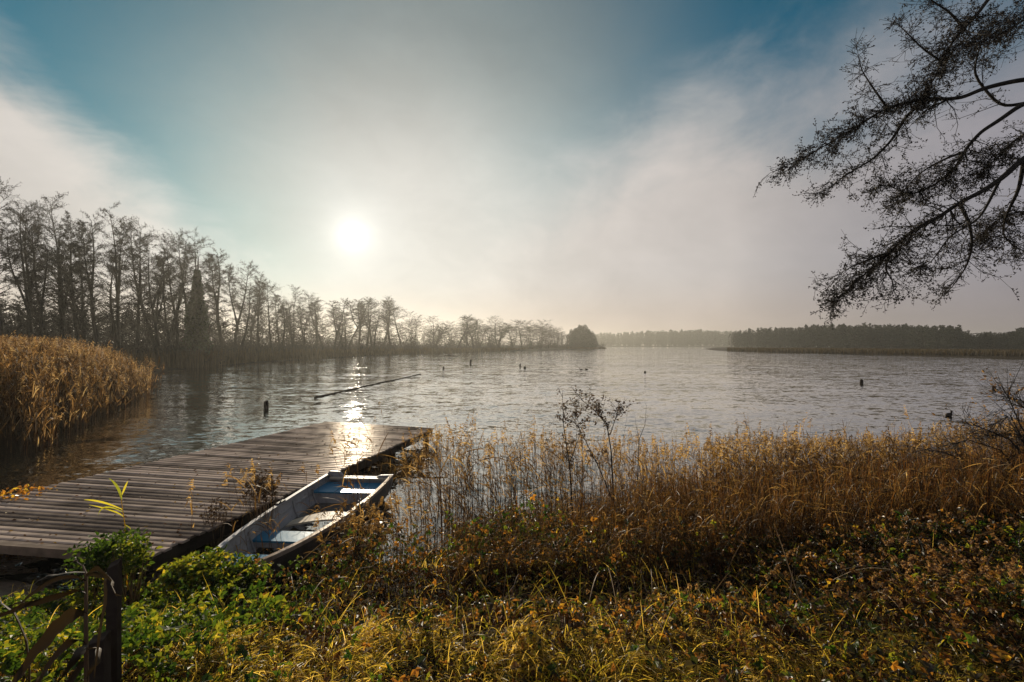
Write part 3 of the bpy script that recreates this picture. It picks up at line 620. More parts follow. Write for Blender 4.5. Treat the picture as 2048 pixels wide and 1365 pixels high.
# scrub, second row and far woods: masses nobody could count
def build_masses():
    r = np.random.default_rng(21)
    # twiggy scrub under and behind the alders
    m = MB(); A, B = [], []
    for px in np.linspace(-500, 1205, 560):
        D = shD(px)*r.uniform(1.0, 1.22); X = (px+r.normal()*3-CX)/F*D; z0 = float(gz(X, D)[0]); hmax = (np.interp(px, [0, 200, 400, 700, 1200], [5.5, 4.0, 4.2, 6.0, 8.0]))*r.uniform(.35, 1)
        n = int(34 if px < 430 else 36); a = np.array([X, D, z0])+r.normal(size=(n, 3))*np.array([1.2, 1.2, .1]); th = r.uniform(0, 6.28, n); l = hmax*r.uniform(.4, 1, n)
        b = a+np.column_stack([np.cos(th)*l*.4, np.sin(th)*l*.4, l*.85]); A.append(a); B.append(b)
        c = a+(b-a)*r.uniform(.3, .9, (n, 1)); e = c+unit(n, r)*l[:, None]*.35; A.append(c); B.append(e)
    A, B = np.concatenate(A), np.concatenate(B); m.segs(A, B, .03, .014, 3, r.random(len(A)))
    k = r.integers(0, len(A), 60000); c = A[k]+(B[k]-A[k])*r.uniform(.2, 1.1, (60000, 1))+r.normal(size=(60000, 3))*.2
    m.leaves(c, unit(60000, r), unit(60000, r), r.uniform(.12, .34, 60000), r.uniform(.06, .16, 60000), r.random(60000)); m.build('undergrowth', M_twig, kind='stuff', label='dark tangled undergrowth beneath the trees of the left bank')
    # reed fringe along the left bank
    m = MB(); n = 15000; t = r.random(n)**1.0; px = 230+t*980; D = np.array([shD(p) for p in px]); D = D*r.uniform(.94, 1.03, n); X = (px-CX)/F*D
    keep = np.abs(shore_dist(X, D)) < 6; px, D, X = px[keep], D[keep], X[keep]; n = len(X); h = r.uniform(1.2, 2.4, n)*np.interp(px, [230, 500, 700, 1000, 1200], [1.0, 1.05, 1.0, .9, .75])
    w = .03*D/40
    m.blades(np.column_stack([X, D, np.full(n, -.05)]), np.column_stack([r.normal(size=n)*.1-.05, r.normal(size=n)*.1, np.ones(n)]), h*r.uniform(.5, 1.1, n), w*2.2, .02, 3, r.random(n)*.8)
    m.build('bank_reeds', M_bankreed, kind='stuff', label='dull brown reed fringe along the foot of the left bank')
    # woods behind the left bank
    m = MB(); A, B = [], []
    for px in np.linspace(-700, 1000, 400):
        D = shD(px)*r.uniform(1.35, 1.9); X = (px-CX)/F*D; z0 = .8; h = r.uniform(6, 11.5)
        a = np.array([[X, D, z0]]); b = a+[[r.normal()*.6, 0, h]]; A.append(a); B.append(b)
        n = 50; q = r.uniform(.1, 1, (n, 1)); c = a+(b-a)*q; l = (h*.22*(1.1-q[:, 0])+.5)
        th = r.uniform(0, 6.28, n); e = c+np.column_stack([np.cos(th)*l, np.sin(th)*l, l*.6]); A.append(c); B.append(e)
        c2 = c+(e-c)*r.uniform(.3, 1, (n, 1)); A.append(c2); B.append(c2+unit(n, r)*l[:, None]*.5)
    A, B = np.concatenate(A), np.concatenate(B); m.segs(A, B, .05, .03, 3, r.random(len(A)))
    m.build('woods_behind_bank', M_twig, kind='stuff', label='thin misty woodland behind the row of alders')
    # forest on the far right shore: a mass of crowns made of leaf clumps
    def crowns(name, spots, label, sz=1.0):
        m = MB(); r2 = np.random.default_rng(5)
        for X, D, H, con in spots:
            z0 = .8; N = 150
            q = r2.random(N); a = r2.uniform(0, 6.28, N)
            if con: rad = H*.19*(1-q)**.8*r2.uniform(.5, 1.1, N); z = .15*H+.87*H*q
            else: rad = H*.27*np.sqrt(np.clip(1-((q-.55)/.5)**2, .02, 1))*r2.uniform(.55, 1.08, N); z = .05*H+.93*H*q
            c = np.column_stack([X+rad*np.cos(a), D+rad*np.sin(a), z0+z]); s = H*.055*sz
            m.leaves(c, unit(N, r2), unit(N, r2), r2.uniform(.8, 2.0, N)*s, r2.uniform(.6, 1.4, N)*s, r2.random()*.6+.4*r2.random(N), .3)
            m.segs([[X, D, z0-.5]], [[X, D, z0+H*.8]], H*.015, H*.006, 4, .1)
        m.build(name, M_wood_far, kind='stuff', label=label)
    sp = []
    for px in np.arange(1468, 2230, 5.0):
        D0 = float(np.interp(px, [1468, 1520, 1600, 1750, 1920, 2050, 2230], [360, 310, 255, 205, 165, 148, 125]))
        topy = float(np.interp(px, [1468, 1490, 1560, 1640, 1720, 1850, 1912, 1930, 1990, 2048, 2230], [668, 662, 661, 655, 653, 655, 657, 668, 670, 660, 650]))
        for k in range(4):
            D = D0*(1+.10*k+r.uniform(0, .08)); X = (px+r.normal()*4-CX)/F*D; H = (EYE-(topy+r.uniform(-5, 9)-HY)/F*D-.8); sp.append((X, D, max(H*(1-.0*k), 3), r.random() < .35))
    crowns('forest_on_right_shore', sp, 'dense dark forest standing along the right hand shore')
    sp = []
    for px in np.arange(1185, 1560, 4.0):
        topy = float(np.interp(px, [1185, 1250, 1330, 1400, 1480, 1560], [668, 666, 662, 661, 665, 668]))
        for k in range(3):
            D = 790+k*35+r.uniform(-10, 10); X = (px+r.normal()*4-CX)/F*D; sp.append((X, D, EYE-(topy+r.uniform(-1, 5)-HY)/F*D-.8, r.random() < .4))
    crowns('forest_in_the_mist', sp, 'pale forest fading into mist at the far end of the lake')
    # reed belt of the right shore
    m = MB(); n = 26000; px = r.uniform(1455, 2300, n); ys = np.interp(px, [1300, 1450, 1700, 2048, 2200], [700, 703.5, 709, 717.5, 722]); D = 2255/(ys-HY)*r.uniform(1, 1.25, n); X = (px-CX)/F*D
    keep = (shore_dist(X, D) > -3); X, D = X[keep], D[keep]; n = len(X)
    m.blades(np.column_stack([X, D, np.zeros(n)]), np.column_stack([r.normal(size=(n, 2))*.1, np.ones(n)]), r.uniform(1.0, 1.9, n), .14*D/100, .02, 2, r.random(n)*.6)
    m.build('shore_reeds', M_bankreed, kind='stuff', label='low tawny reed belt at the foot of the right hand forest')
build_masses()

# ------------------------------------------------------------------ reeds
def reeds(name, X, Y, z0, h, seed, mat, label, leafn=5, wind=(-.8, -.1), sw=.0035, plume=1.0, lean=.08, tshift=0.0, lw=.014, up=(1.0, 2.4), dr=(.2, .9), pl=1.0):
    r = np.random.default_rng(seed); n = len(X); m = MB()
    base = np.column_stack([X, Y, z0]); ln = r.normal(size=(n, 2))*lean+np.array(wind)*lean*.6
    t = np.clip(r.beta(2, 2.4, n)+tshift+.16*np.sin(X*1.7+np.sin(Y*.9)*2)*np.sin(Y*1.3+X*.6), 0, 1)
    p = [base]; K = 3
    for k in range(1, K+1):
        q = k/K; c = base.copy(); c[:, :2] += ln*(h*q**1.7)[:, None]; c[:, 2] += h*q*(1-.03*q); p.append(c)
    for k in range(K): m.segs(p[k], p[k+1], sw*(1-.22*k), sw*(1-.22*(k+1)), 3, t*.8)
    for j in range(leafn):
        q = r.uniform(.22, .93, n); c = p[0]+(p[K]-p[0])*q[:, None]; c[:, :2] -= ln*(h*(q-q**1.7))[:, None]
        d = np.column_stack([np.array([wind]*n)*.8+r.normal(size=(n, 2))*.7, r.uniform(*up, n)]); l = r.uniform(.16, .42, n)*np.clip(h/1.4, .5, 1.6)
        keep = r.random(n) < .85
        m.blades(c[keep], d[keep], l[keep], r.uniform(.5, 1.1, keep.sum())*lw, r.uniform(*dr, keep.sum()), 4, np.clip(t+r.normal(size=n)*.15, 0, 1)[keep])
    keep = r.random(n) < plume; tp = p[K][keep]; k = len(tp); axis = p[K][keep]-p[K-1][keep]; axis /= np.linalg.norm(axis, axis=1, keepdims=True)
    for j in range(11):                              # feathery plumes drooping down wind
        q = j/11; off = tp+axis*(.20*pl*(q-.35))*np.clip(h[keep]/1.6, .5, 1.3)[:, None]
        d = np.column_stack([np.array([wind]*k)*.7+r.normal(size=(k, 2))*.35, r.uniform(.3, 1.1, k)]); l = (.11*(1-q)+.04)*pl*r.uniform(.6, 1.2, k)
        m.blades(off, d, l, r.uniform(.010, .018, k)*(lw/.014), r.uniform(.5, 1.4, k), 2, np.clip(.42+.55*r.random(k)+tshift+.6*(t[keep]-.45), 0, 1))
    return m.build(name, mat, kind='stuff', label=label)
def in_band(n, r, xr, top, bot, dens=None):
    px = r.uniform(*xr, n); return px
def build_reeds():
    r = np.random.default_rng(3)
    # right-hand bed standing in the shallows
    N = 10000; px = 800+1900*r.random(N)**.9; D = r.uniform(5.3, 8.2, N)
    D = D+np.interp(px, [780, 950, 1300, 2300], [0, -.1, .1, .8]); X = (px-CX)/F*D
    clump = np.sin(X*2.1+.5*np.sin(D*2.2))*np.sin(D*1.9+X*.8); keep = (r.random(N) < .62+.5*clump)
    keep &= r.random(N) < np.interp(px, [780, 880, 1000, 1150, 1400, 1500], [.16, .34, .45, .5, .7, .85]) 
    px, D, X = px[keep], D[keep], X[keep]; n = len(X)
    top = np.interp(px, [780, 870, 960, 1150, 1300, 1400, 1550, 1700, 1850, 1950, 2048, 2300], [900, 868, 885, 872, 895, 888, 880, 885, 872, 860, 850, 820])+np.abs(r.normal(size=n))*42-12-np.where(r.random(n) < .12, r.uniform(5, 38, n), 0)
    zt = EYE-(top-HY)/F*D; z0 = gz(X, D); h = np.clip(zt-z0, .5, 2.4); z0 = np.maximum(z0, -.35); h = np.clip(zt-z0, .45, 2.2)
    reeds('reed_bed', X, D, z0, h, 11, M_reed, 'golden brown reeds standing thickly in the shallows along the near bank', leafn=5, sw=.0042, plume=.6)
    # loose stems in front of the jetty and boat
    pts = [(690, 950, 872), (703, 960, 880), (716, 955, 866), (803, 900, 832), (722, 930, 858), (640, 1010, 930), (500, 1120, 945), (520, 1120, 930), (545, 1110, 940), (470, 1130, 960), (385, 1120, 985), (705, 950, 876), (712, 948, 895),
           (905, 1000, 850), (925, 1000, 845), (938, 1000, 850), (945, 1010, 848), (560, 1105, 925), (535, 1112, 955)]
    X = []; Y = []; z0 = []; hh = []
    for a, b, c in pts:
        for k in range(2):
            D = 5.0+r.uniform(-.3, .4) if a < 600 else 5.9+r.uniform(-.4, .6); x = (a+r.normal()*9-CX)/F*D; zz = max(float(gz(x, D)[0]), -.3)
            X.append(x); Y.append(D); z0.append(zz); hh.append(max(EYE-(c+r.normal()*8-HY)/F*D-zz, .3))
    for k in range(110):
        D = r.uniform(4.4, 5.6); x = -1.95+(D-5)*.25+abs(r.normal())*.35; zz = max(float(gz(x, D)[0]), -.3); X.append(x); Y.append(D); z0.append(zz); hh.append(r.uniform(.35, .95))
    reeds('reed_stems_by_jetty', np.array(X), np.array(Y), np.array(z0), np.array(hh), 12, M_reed, 'loose brown reed stems growing up between the boat and the jetty', leafn=6, plume=1.0, lean=.1)
    # drooping brown sedge hanging at the jetty side behind the boat
    n = 1300; u = r.random(n); X = -2.95+.75*u+r.normal(size=n)*.12+.1; Y = 7.5+2.9*u+r.normal(size=n)*.2; m = MB()
    m.blades(np.column_stack([X+.1, Y, np.full(n, -.1)]), np.column_stack([r.normal(size=n)*.4-.1, r.normal(size=n)*.4, np.ones(n)]), r.uniform(.35, .8, n), .012, r.uniform(.2, 1.2, n), 4, r.random(n)*.7)
    m.build('sedge', M_reed, kind='stuff', label='brown drooping sedge along the jetty side behind the boat')
    # the tall bed on the left
    N = 9500; poly = [(-12.4, 10.3), (-13.0, 11.3), (-14.8, 14.0), (-17.2, 17.5), (-19.6, 22.0), (-22.3, 25.0), (-36, 29), (-38, 26), (-22, 14.0), (-14.5, 10.0)]
    A = np.array(poly); xs = r.uniform(-38, -10, N*4); ys = r.uniform(8.5, 29, N*4); ins = np.zeros(len(xs), bool)
    for i in range(len(A)):
        a, b = A[i], A[(i+1) % len(A)]; c = (a[1] > ys) != (b[1] > ys); ins ^= c & (xs < a[0]+(ys-a[1])*(b[0]-a[0])/((b[1]-a[1]) or 1e-9))
    xs, ys = xs[ins][:N], ys[ins][:N]; px = CX+F*xs/ys
    keep = px > -120; xs, ys, px = xs[keep], ys[keep], px[keep]; n = len(xs)
    top = np.interp(px, [-100, 0, 60, 130, 200, 250, 290, 330], [688, 688, 690, 697, 713, 730, 748, 758])+np.abs(r.normal(size=n))*34-13+np.maximum(0, 16-ys)*r.uniform(0, 9, n)
    spike = r.random(n) < .07; top = top-spike*r.uniform(3, 20, n)
    k = 240; ed = A[[0, 1, 2, 3, 4, 5]]; sg = r.integers(0, 5, k); f = r.random(k)[:, None]; q = ed[sg]*(1-f)+ed[sg+1]*f+np.abs(r.normal(size=(k, 1)))*np.array([.22, .1]); xs = np.concatenate([xs, q[:, 0]]); ys = np.concatenate([ys, q[:, 1]]); top = np.concatenate([top, HY+(EYE-r.uniform(.7, 2.1, k))*F/q[:, 1]]); n = len(xs)
    z0 = np.full(n, -.2); h = np.clip(EYE-(top-HY)/F*ys-z0, .6, 3.3)
    reeds('tall_reed_bed', xs, ys, z0, h, 13, M_reedfar, 'tall dense bed of feathery copper brown reeds on the left shore', leafn=6, sw=.006, plume=.8, lean=.09, lw=.026, wind=(.5, -.2), up=(2.0, 4.5), dr=(.05, .5), pl=1.7)
build_reeds()

# ------------------------------------------------------------------ ground cover of the near bank
def scatter(n, r, x0, x1, y0, y1):                   # even in the wedge that the view covers
    D = np.sqrt(r.uniform(y0**2, y1**2, n)); px = r.uniform(x0, x1, n); X = (px-CX)/F*D; return px, X, D
def build_cover():
    r = np.random.default_rng(31)
    fb = lambda X, D: .5+.5*np.sin(X*3.1+np.sin(D*2.7)*1.4)*np.cos(D*3.6+X*1.3)
    def lump(X, D): return .5+.28*np.sin(X*4.7+1.7*np.sin(D*3.9))*np.cos(D*5.3-X*1.9)+.22*np.sin(X*11.3+D*4.1)*np.sin(D*12.7-X*5)
    def mound(px, D): # height of the growth above the soil
        X = (px-CX)/F*D; h = .05+.26*fb(X, D)*np.clip(lump(X, D), 0, 1)+.13*np.clip(lump(X*1.7+3, D*1.6), 0, 1)
        h += .30*np.exp(-((px-1050)/140)**2-((D-4.2)/.5)**2)+(.36+.12*lump(X, D))*np.exp(-((D-3.78-.12*np.sin(X*2.3))/.30)**2)*sst(480, 600, px)*sst(1500, 1300, px)*(.6+.4*fb(X*1.5, D))
        h += .22*sst(60, 160, px)*sst(560, 440, px)*np.exp(-((D-3.9)/.4)**2)
        h += .20*sst(1250, 1900, px)*sst(2.6, 3.4, D)*sst(4.4, 3.6, D)*(.2+1.2*lump(X*.8, D)); h += .22*np.exp(-((px-520)/80)**2-((D-3.8)/.3)**2)
        h *= 1-.6*sst(3.45, 3.15, D)*sst(2.45, 2.75, D)*sst(380, 520, px)*sst(1500, 1250, px)
        return np.clip(h, .02, None)*sst(0.0, 0.5, D-1.3)
    # leaves: green on the left, bramble brown elsewhere
    N = 215000; px, X, D = scatter(N, r, -450, 2700, 1.35, 6.2); d = shore_dist(X, D); ok = (d > -.35)
    ok &= r.random(len(X)) < np.clip(.12+1.5*(.55*lump(X*.9, D*1.1)+.45*fb(X*1.9, D*1.7)-.12), 0, 1)
    ok &= r.random(len(X)) > .7*sst(3.6, 4.2, D)*sst(1200, 1400, px)
    path = ((X+5.6)/1.3)**2+((D-4.15)/.8)**2 > 1.0; jet = ~((X < -4.0) & (D > 4.55)); bt = ~((np.abs(X+2.95) < .62) & (D > 4.25))
    ok &= path & jet & bt; px, X, D, d = px[ok], X[ok], D[ok], d[ok]; n = len(X)
    H = mound(px, D); g0 = np.maximum(gz(X, D), -.02); z = g0+H*r.beta(2.0, 1.0, n)
    green = np.clip(1-sst(420, 700, px+60*np.sin(D*4)), 0, 1)*.95+.75*np.exp(-((px-1060)/130)**2-((D-4.4)/.45)**2)+.10+.35*sst(2.7, 2.3, D)*sst(900, 600, px)+.3*np.exp(-((px-1880)/150)**2-((D-4.1)/.5)**2)
    isg = r.random(n) < green; thin_ = (r.random(n) < 1-.6*sst(250, 520, px)*sst(2.35, 2.15, D)*sst(1700, 1400, px)); px, X, D, d, H, g0, z, isg = (q[thin_] for q in (px, X, D, d, H, g0, z, isg)); n = len(X)
    nn = unit(n, r); nn[:, 2] += .45; dd = unit(n, r); dd[:, 2] = dd[:, 2]*.5-.1
    for name, sel, mt, L, t, lab in (
        ('green_ground_cover', isg, M_green, (.016, .045), lambda k: np.clip(r.beta(1.5, 2.0, k), 0, 1), 'bright green low nettles and ivy leaves covering the bank'),
        ('bramble_thicket', ~isg, M_bramble, (.012, .038), lambda k: np.clip(r.beta(1.1, 2.2, k), 0, 1), 'russet and orange bramble leaves tangled over the bank')):
        m = MB(); k = sel.sum(); c = np.column_stack([X, D, z])[sel]; l = r.uniform(*L, k)*np.where(r.random(k) < .06, 1.6, 1)
        k3 = k//3; c3 = c[:k3*3:3]; d0 = dd[sel][:k3*3:3]; n0 = nn[sel][:k3*3:3]; n0 = n0/np.linalg.norm(n0, axis=1, keepdims=True); d0 = d0-n0*(d0*n0).sum(1, keepdims=True); d0 /= np.linalg.norm(d0, axis=1, keepdims=True)+1e-9; s0 = np.cross(n0, d0); t3 = t(k3); l3 = l[:k3]
        for an in (-1.15, 0, 1.15):                  # leaves stand in threes on their stalks
            m.leaves(c3, d0*math.cos(an)+s0*math.sin(an)+.12*unit(k3, r), n0+.25*unit(k3, r), l3*(1.1 if an == 0 else .9), l3*r.uniform(.5, .75, k3), np.clip(t3+.08*r.normal(size=k3), 0, 1), .22)
        cs = c[::7]; q = len(cs); m.segs(np.column_stack([cs[:, 0]+r.normal(size=q)*.03, cs[:, 1]+r.normal(size=q)*.03, cs[:, 2]-r.uniform(.05, .2, q)]), cs, .0018, .001, 3, 0.1)
        m.build(name, mt, kind='stuff', label=lab)
    N = 60000; px, X, D = scatter(N, r, -160, 2230, 1.75, 5.6); ok = (shore_dist(X, D) > -.1) & (((X+5.6)/1.2)**2+((D-4.1)/.7)**2 > 1.0) & ~((X < -4.0) & (D > 4.55)) & ~((np.abs(X+2.95) < .62) & (D > 4.25)); X, D = X[ok], D[ok]; n = len(X)
    m = MB(); nn = unit(n, r)*.7; nn[:, 2] += 1; dd = unit(n, r); dd[:, 2] *= .4; m.leaves(np.column_stack([X, D, gz(X, D)+r.uniform(.004, .035, n)]), dd, nn, r.uniform(.02, .055, n), r.uniform(.012, .03, n), r.random(n)*.7, .3)
    m.build('leaf_litter', M_litter, kind='stuff', label='dark dead leaves lying on the soil of the bank')
    # arching bramble canes and dead stalks
    m = MB(); n = 1500; px, X, D = scatter(n, r, 560, 2230, 2.3, 5.6); ok = shore_dist(X, D) > -.3; px, X, D = px[ok], X[ok], D[ok]; n = len(X)
    z = gz(X, D)+mound(px, D)*r.uniform(.2, .9, n); dr = np.column_stack([r.normal(size=(n, 2)), r.uniform(.1, 1.3, n)])
    m.blades(np.column_stack([X, D, z]), dr, r.uniform(.15, .6, n), .0055, r.uniform(.1, 1.4, n), 6, r.random(n)); m.build('bramble_canes', M_dead, kind='stuff', label='pale arching bramble canes and dead stalks over the thicket')
    # grass: near terrace strip and scattered tufts
    m = MB(); n = 140000; px, X, D = scatter(n, r, -450, 2700, 1.3, 2.95)
    den = sst(250, 460, px)*sst(2.42, 2.15, D+.10*np.sin(px*.013)+.07*np.sin(px*.041))*(1-.55*sst(1350, 1700, px))*np.clip(.25+1.1*lump(X*1.3, D*1.4), 0, 1); den = np.maximum(den, .22*sst(500, 200, px)); ok = r.random(n) < den
    px, X, D = px[ok], X[ok], D[ok]; n = len(X); cl = np.sin(X*7.3)*1.2+np.cos(D*9.1+X*3); base = np.column_stack([X, D, gz(X, D)+.0+.04*r.random(n)])
    dr = np.column_stack([np.cos(cl)*.8+r.normal(size=n)*.55, np.sin(cl)*.6-.3+r.normal(size=n)*.5, r.uniform(.3, 1.2, n)])
    m.blades(base, dr, r.uniform(.06, .2, n)*np.clip(.45+1.3*lump(X*1.3, D*1.4), .4, 1.8), r.uniform(.002, .0042, n), r.uniform(.4, 1.8, n), 5, np.clip(r.beta(2.2, 1.6, n)*np.interp(px, [0, 400, 2048], [.7, 1, 1]), 0, 1))
    n = 5200; px, X, D = scatter(n, r, -100, 2230, 2.6, 5.2); ok = (shore_dist(X, D) > 0) & (r.random(n) < .3+.7*(fb(X*1.7, D) > .55)) & ~((np.abs(X+2.95) < .62) & (D > 4.2)) & ~((X < -4.0) & (D > 4.5)); px, X, D = px[ok], X[ok], D[ok]; n = len(X)
    m.blades(np.column_stack([X, D, gz(X, D)+.05]), np.column_stack([r.normal(size=(n, 2))*.6, r.uniform(.6, 1.5, n)]), r.uniform(.12, .42, n), .0045, r.uniform(.3, 1.5, n), 5, r.beta(2, 2, n))
    n = 1500; px, X, D = scatter(n, r, 300, 2230, 1.9, 3.4); m.blades(np.column_stack([X, D, gz(X, D)+.03]), np.column_stack([r.normal(size=(n, 2))*.55, r.uniform(.5, 1.4, n)]), r.uniform(.16, .46, n), r.uniform(.0014, .0036, n), r.uniform(.2, 1.5, n), 7, r.uniform(.15, .9, n))
    m.build('rough_grass', M_grass, kind='stuff', label='yellow and green matted grass at the top of the near bank')
    # mid height dead stalks between brambles and reeds on the right
    m = MB(); n = 20000; px = 900+1700*r.random(n)**.85; D = r.uniform(3.45, 6.3, n)+np.interp(px, [900, 2280], [0, .6]); X = (px-CX)/F*D; z0 = np.maximum(gz(X, D), -.1)
    top = np.interp(px, [930, 1100, 1400, 1700, 2048, 2280], [1015, 990, 930, 915, 880, 860])+np.abs(r.normal(size=n))*85+np.interp(D, [3.45, 4.6], [110, 0])*sst(1700, 1300, px)+np.interp(D, [3.45, 4.6], [60, 0])*sst(1300, 1700, px); h = np.clip(EYE-(top-HY)/F*D-z0, .15, 1.5)
    b = np.column_stack([X, D, z0]); e = b+np.column_stack([r.normal(size=(n, 2))*.16*h[:, None], h]); m.segs(b, e, .0035, .0014, 3, r.random(n))
    for k in range(5):
        q = r.uniform(.3, 1, (n, 1)); c = b+(e-b)*q; m.blades(c, np.column_stack([r.normal(size=(n, 2)), r.uniform(-.2, 1, n)]), r.uniform(.06, .26, n), r.uniform(.003, .010, n), r.uniform(.2, 2.0, n), 4, r.beta(1.3, 2, n))
    m.build('dead_stalks', M_reed, kind='stuff', label='tangled dead stalks with curled leaves between the brambles and the reeds')
    # papery seed heads on the right
    m = MB(); n = 420; px = np.concatenate([r.normal(1900, 110, 260), r.normal(1500, 260, 160)]); D = np.clip(np.concatenate([r.normal(2.75, .3, 260), r.normal(3.1, .5, 160)]), 1.9, 4.6); X = (px-CX)/F*D
    z = gz(X, D)+mound(px, D)*1.0+r.uniform(.0, .06, n)
    for k in range(9):
        c = np.column_stack([X, D, z])+unit(n, r)*.006; m.leaves(c, unit(n, r), unit(n, r), r.uniform(.012, .022, n), .012, r.random(n), .5)
    m.build('papery_seed_heads', M_hop, kind='stuff', label='clusters of papery tan seed heads among the brambles')
build_cover()

# ------------------------------------------------------------------ single plants and stakes of the foreground
def build_foreground():
    r = np.random.default_rng(41)
    # stakes
    def stake(px0, px1, top, D, label, zb=.7, slant=.0, skew=0):
        a, b = P(px0, top, D), P(px1, top, D); w = (b.x-a.x)*.92; x = (a.x+b.x)/2; z = a.z; m = MB(); n = 6; hs = np.linspace(zb, z, n); vs = []
        for i, h in enumerate(hs):
            j = r.normal(size=2)*.001
            for sx, sy in ((-1, -1), (1, -1), (1, 1), (-1, 1)): vs.append((sx*w/2+j[0]+slant*(h-zb), sy*w*.22+j[1], h-z+(.012*sx+.010*sy if i == n-1 else 0)))
        i = np.arange(n-1)[:, None]*4+np.arange(4)[None]; j = np.arange(n-1)[:, None]*4+(np.arange(4)[None]+1) % 4
        m.add(vs, [np.stack([i, j, j+4, i+4], -1).reshape(-1, 4), np.array([[3, 2, 1, 0]]), (np.arange(4)+(n-1)*4)[None]])
        o = m.build('wooden_stake', M_post, label=label, cat='stake', group='wooden stakes in the near bank'); o.location = (x-slant*(z-zb), D, z)
    stake(217, 241, 1127, 1.75, 'tall dark square wooden stake rising from the near grass', slant=.004)
    stake(178, 216, 1276, 1.68, 'short broad wooden stake beside the tall one')
    # broad leaved reed beside the stakes
    st = thing('broad_leaved_reed', P(176, 1500, 1.55), 'dark reed with long drooping strap leaves beside the wooden stakes', 'reed plant'); o0 = np.array(P(176, 1500, 1.55))
    m = MB(); m.tube([np.array(P(176, 1500, 1.55))-o0, np.array(P(172, 1300, 1.55))-o0, np.array(P(172, 1150, 1.56))-o0, np.array(P(165, 1130, 1.57))-o0], [.008, .007, .005, .002], 6); m.build('stem', M_dead, st)
    # (start px,py) -> (mid) -> (tip), width
    LV = [((172, 1152), (205, 1150), (228, 1180), .030), ((172, 1152), (215, 1160), (212, 1330), .034), ((170, 1145), (110, 1150), (40, 1160), .020), ((172, 1162), (100, 1165), (20, 1245), .022), ((172, 1190), (120, 1185), (-20, 1230), .034),
          ((172, 1230), (110, 1260), (30, 1400), .075), ((174, 1290), (120, 1300), (60, 1420), .05), ((174, 1290), (140, 1330), (80, 1420), .05), ((174, 1300), (195, 1310), (130, 1400), .03), ((168, 1140), (150, 1115), (130, 1105), .010),
          ((60, 1400), (40, 1240), (-30, 1200), .04), ((174, 1330), (150, 1350), (120, 1420), .045)]
    for k, (a, b, c, w) in enumerate(LV):
        m = MB(); D0 = 1.55; D2 = 1.55-.25*r.random(); pa, pb, pc = (np.array(P(*q, dd)) for q, dd in ((a, D0), (b, (D0+D2)/2), (c, D2))); t = np.linspace(0, 1, 13)[:, None]
        cv = (1-t)**2*pa+2*t*(1-t)*(2*pb-.5*pa-.5*pc)+t**2*pc; tg = np.gradient(cv, axis=0); tg /= np.linalg.norm(tg, axis=1, keepdims=True)
        sd_ = np.cross(tg, np.array([.35, 1, .25])+.3*r.normal(size=3)); sd_ /= np.linalg.norm(sd_, axis=1, keepdims=True); cv = cv+.006*np.cumsum(r.normal(size=cv.shape), axis=0)*t; wd = w*.62*np.sin(np.pi*np.clip(.06+.93*t, 0, 1))**.6*.55*(1+.12*np.sin(t*31+k)+.08*np.sin(t*57)); up = np.cross(sd_, tg)
        v = np.stack([cv-sd_*wd, cv+up*wd*.35, cv+sd_*wd], 1)-o0; i = np.arange(12)*3; f = np.concatenate([np.stack([i, i+1, i+4, i+3], -1), np.stack([i+1, i+2, i+5, i+4], -1)])
        m.add(v.reshape(-1, 3), f, .15+.5*r.random()); m.build('leaf', M_strap, st, smooth=True)
    # yellow-green reed shoot in front of the jetty
    D = 4.1; o0 = np.array(P(255, 1120, D)); st = thing('reed_shoot', o0, 'young yellow green reed with broad blades in front of the jetty', 'reed plant')
    m = MB(); m.tube([(0, 0, -.3), np.array(P(250, 1050, D))-o0, np.array(P(240, 985, D))-o0], [.005, .004, .002], 6); m.build('stem', M_grass, st)
    for a, b, c, w in [((243, 1000), (235, 975), (218, 957), .045), ((246, 1020), (205, 1005), (168, 1000), .028), ((247, 1025), (212, 1015), (196, 1032), .02), ((248, 1035), (225, 1022), (178, 1010), .024), ((244, 990), (250, 975), (256, 962), .02), ((250, 1050), (262, 1060), (252, 1068), .02)]:
        m = MB(); pa, pb, pc = (np.array(P(*q, D+dd)) for q, dd in ((a, 0), (b, -.03), (c, -.08))); t = np.linspace(0, 1, 9)[:, None]
        cv = (1-t)**2*pa+2*t*(1-t)*(2*pb-.5*pa-.5*pc)+t**2*pc; tg = np.gradient(cv, axis=0); tg /= np.linalg.norm(tg, axis=1, keepdims=True); sd_ = np.cross(tg, [.2, 1, .3]); sd_ /= np.linalg.norm(sd_, axis=1, keepdims=True)
        wd = w*np.sin(np.pi*np.clip(.08+.9*t, 0, 1))**.8*.5; v = np.stack([cv-sd_*wd, cv+sd_*wd], 1)-o0; i = np.arange(8)*2; m.add(v.reshape(-1, 3), np.stack([i, i+1, i+3, i+2], -1), r.random()); m.build('leaf', M_yg, st)
    # small leafy bushes
    def bush(name, px, py, D, rx, rz, n, mt, label, cat='bush', tr=(0, 1), L=(.03, .06), group=None):
        c0 = P(px, py, D); z0 = max(float(gz(c0.x, D)[0]), -.1); o = thing(name, (c0.x, D, z0), label, cat, group); hz = c0.z-z0; m = MB()
        A = np.zeros((40, 3)); e = unit(40, r)*[rx, rx, rz]+[0, 0, hz]; A += r.normal(size=(40, 3))*[rx*.2, rx*.2, 0]; m.segs(A, e, .005, .0015, 3, r.random(40)); m.build('stems', M_dead, o)
        u = unit(n, r)*(r.random(n)**.4)[:, None]*[rx, rx, rz]*(1+.3*r.normal(size=(n, 1))*.5)+[0, 0, hz]; m = MB(); nn = unit(n, r)*.8; nn[:, 2] += .7; l = r.uniform(*L, n)
        m.leaves(u, unit(n, r), nn, l, l*.65, r.uniform(*tr, n)); m.build('leaves', mt, o)
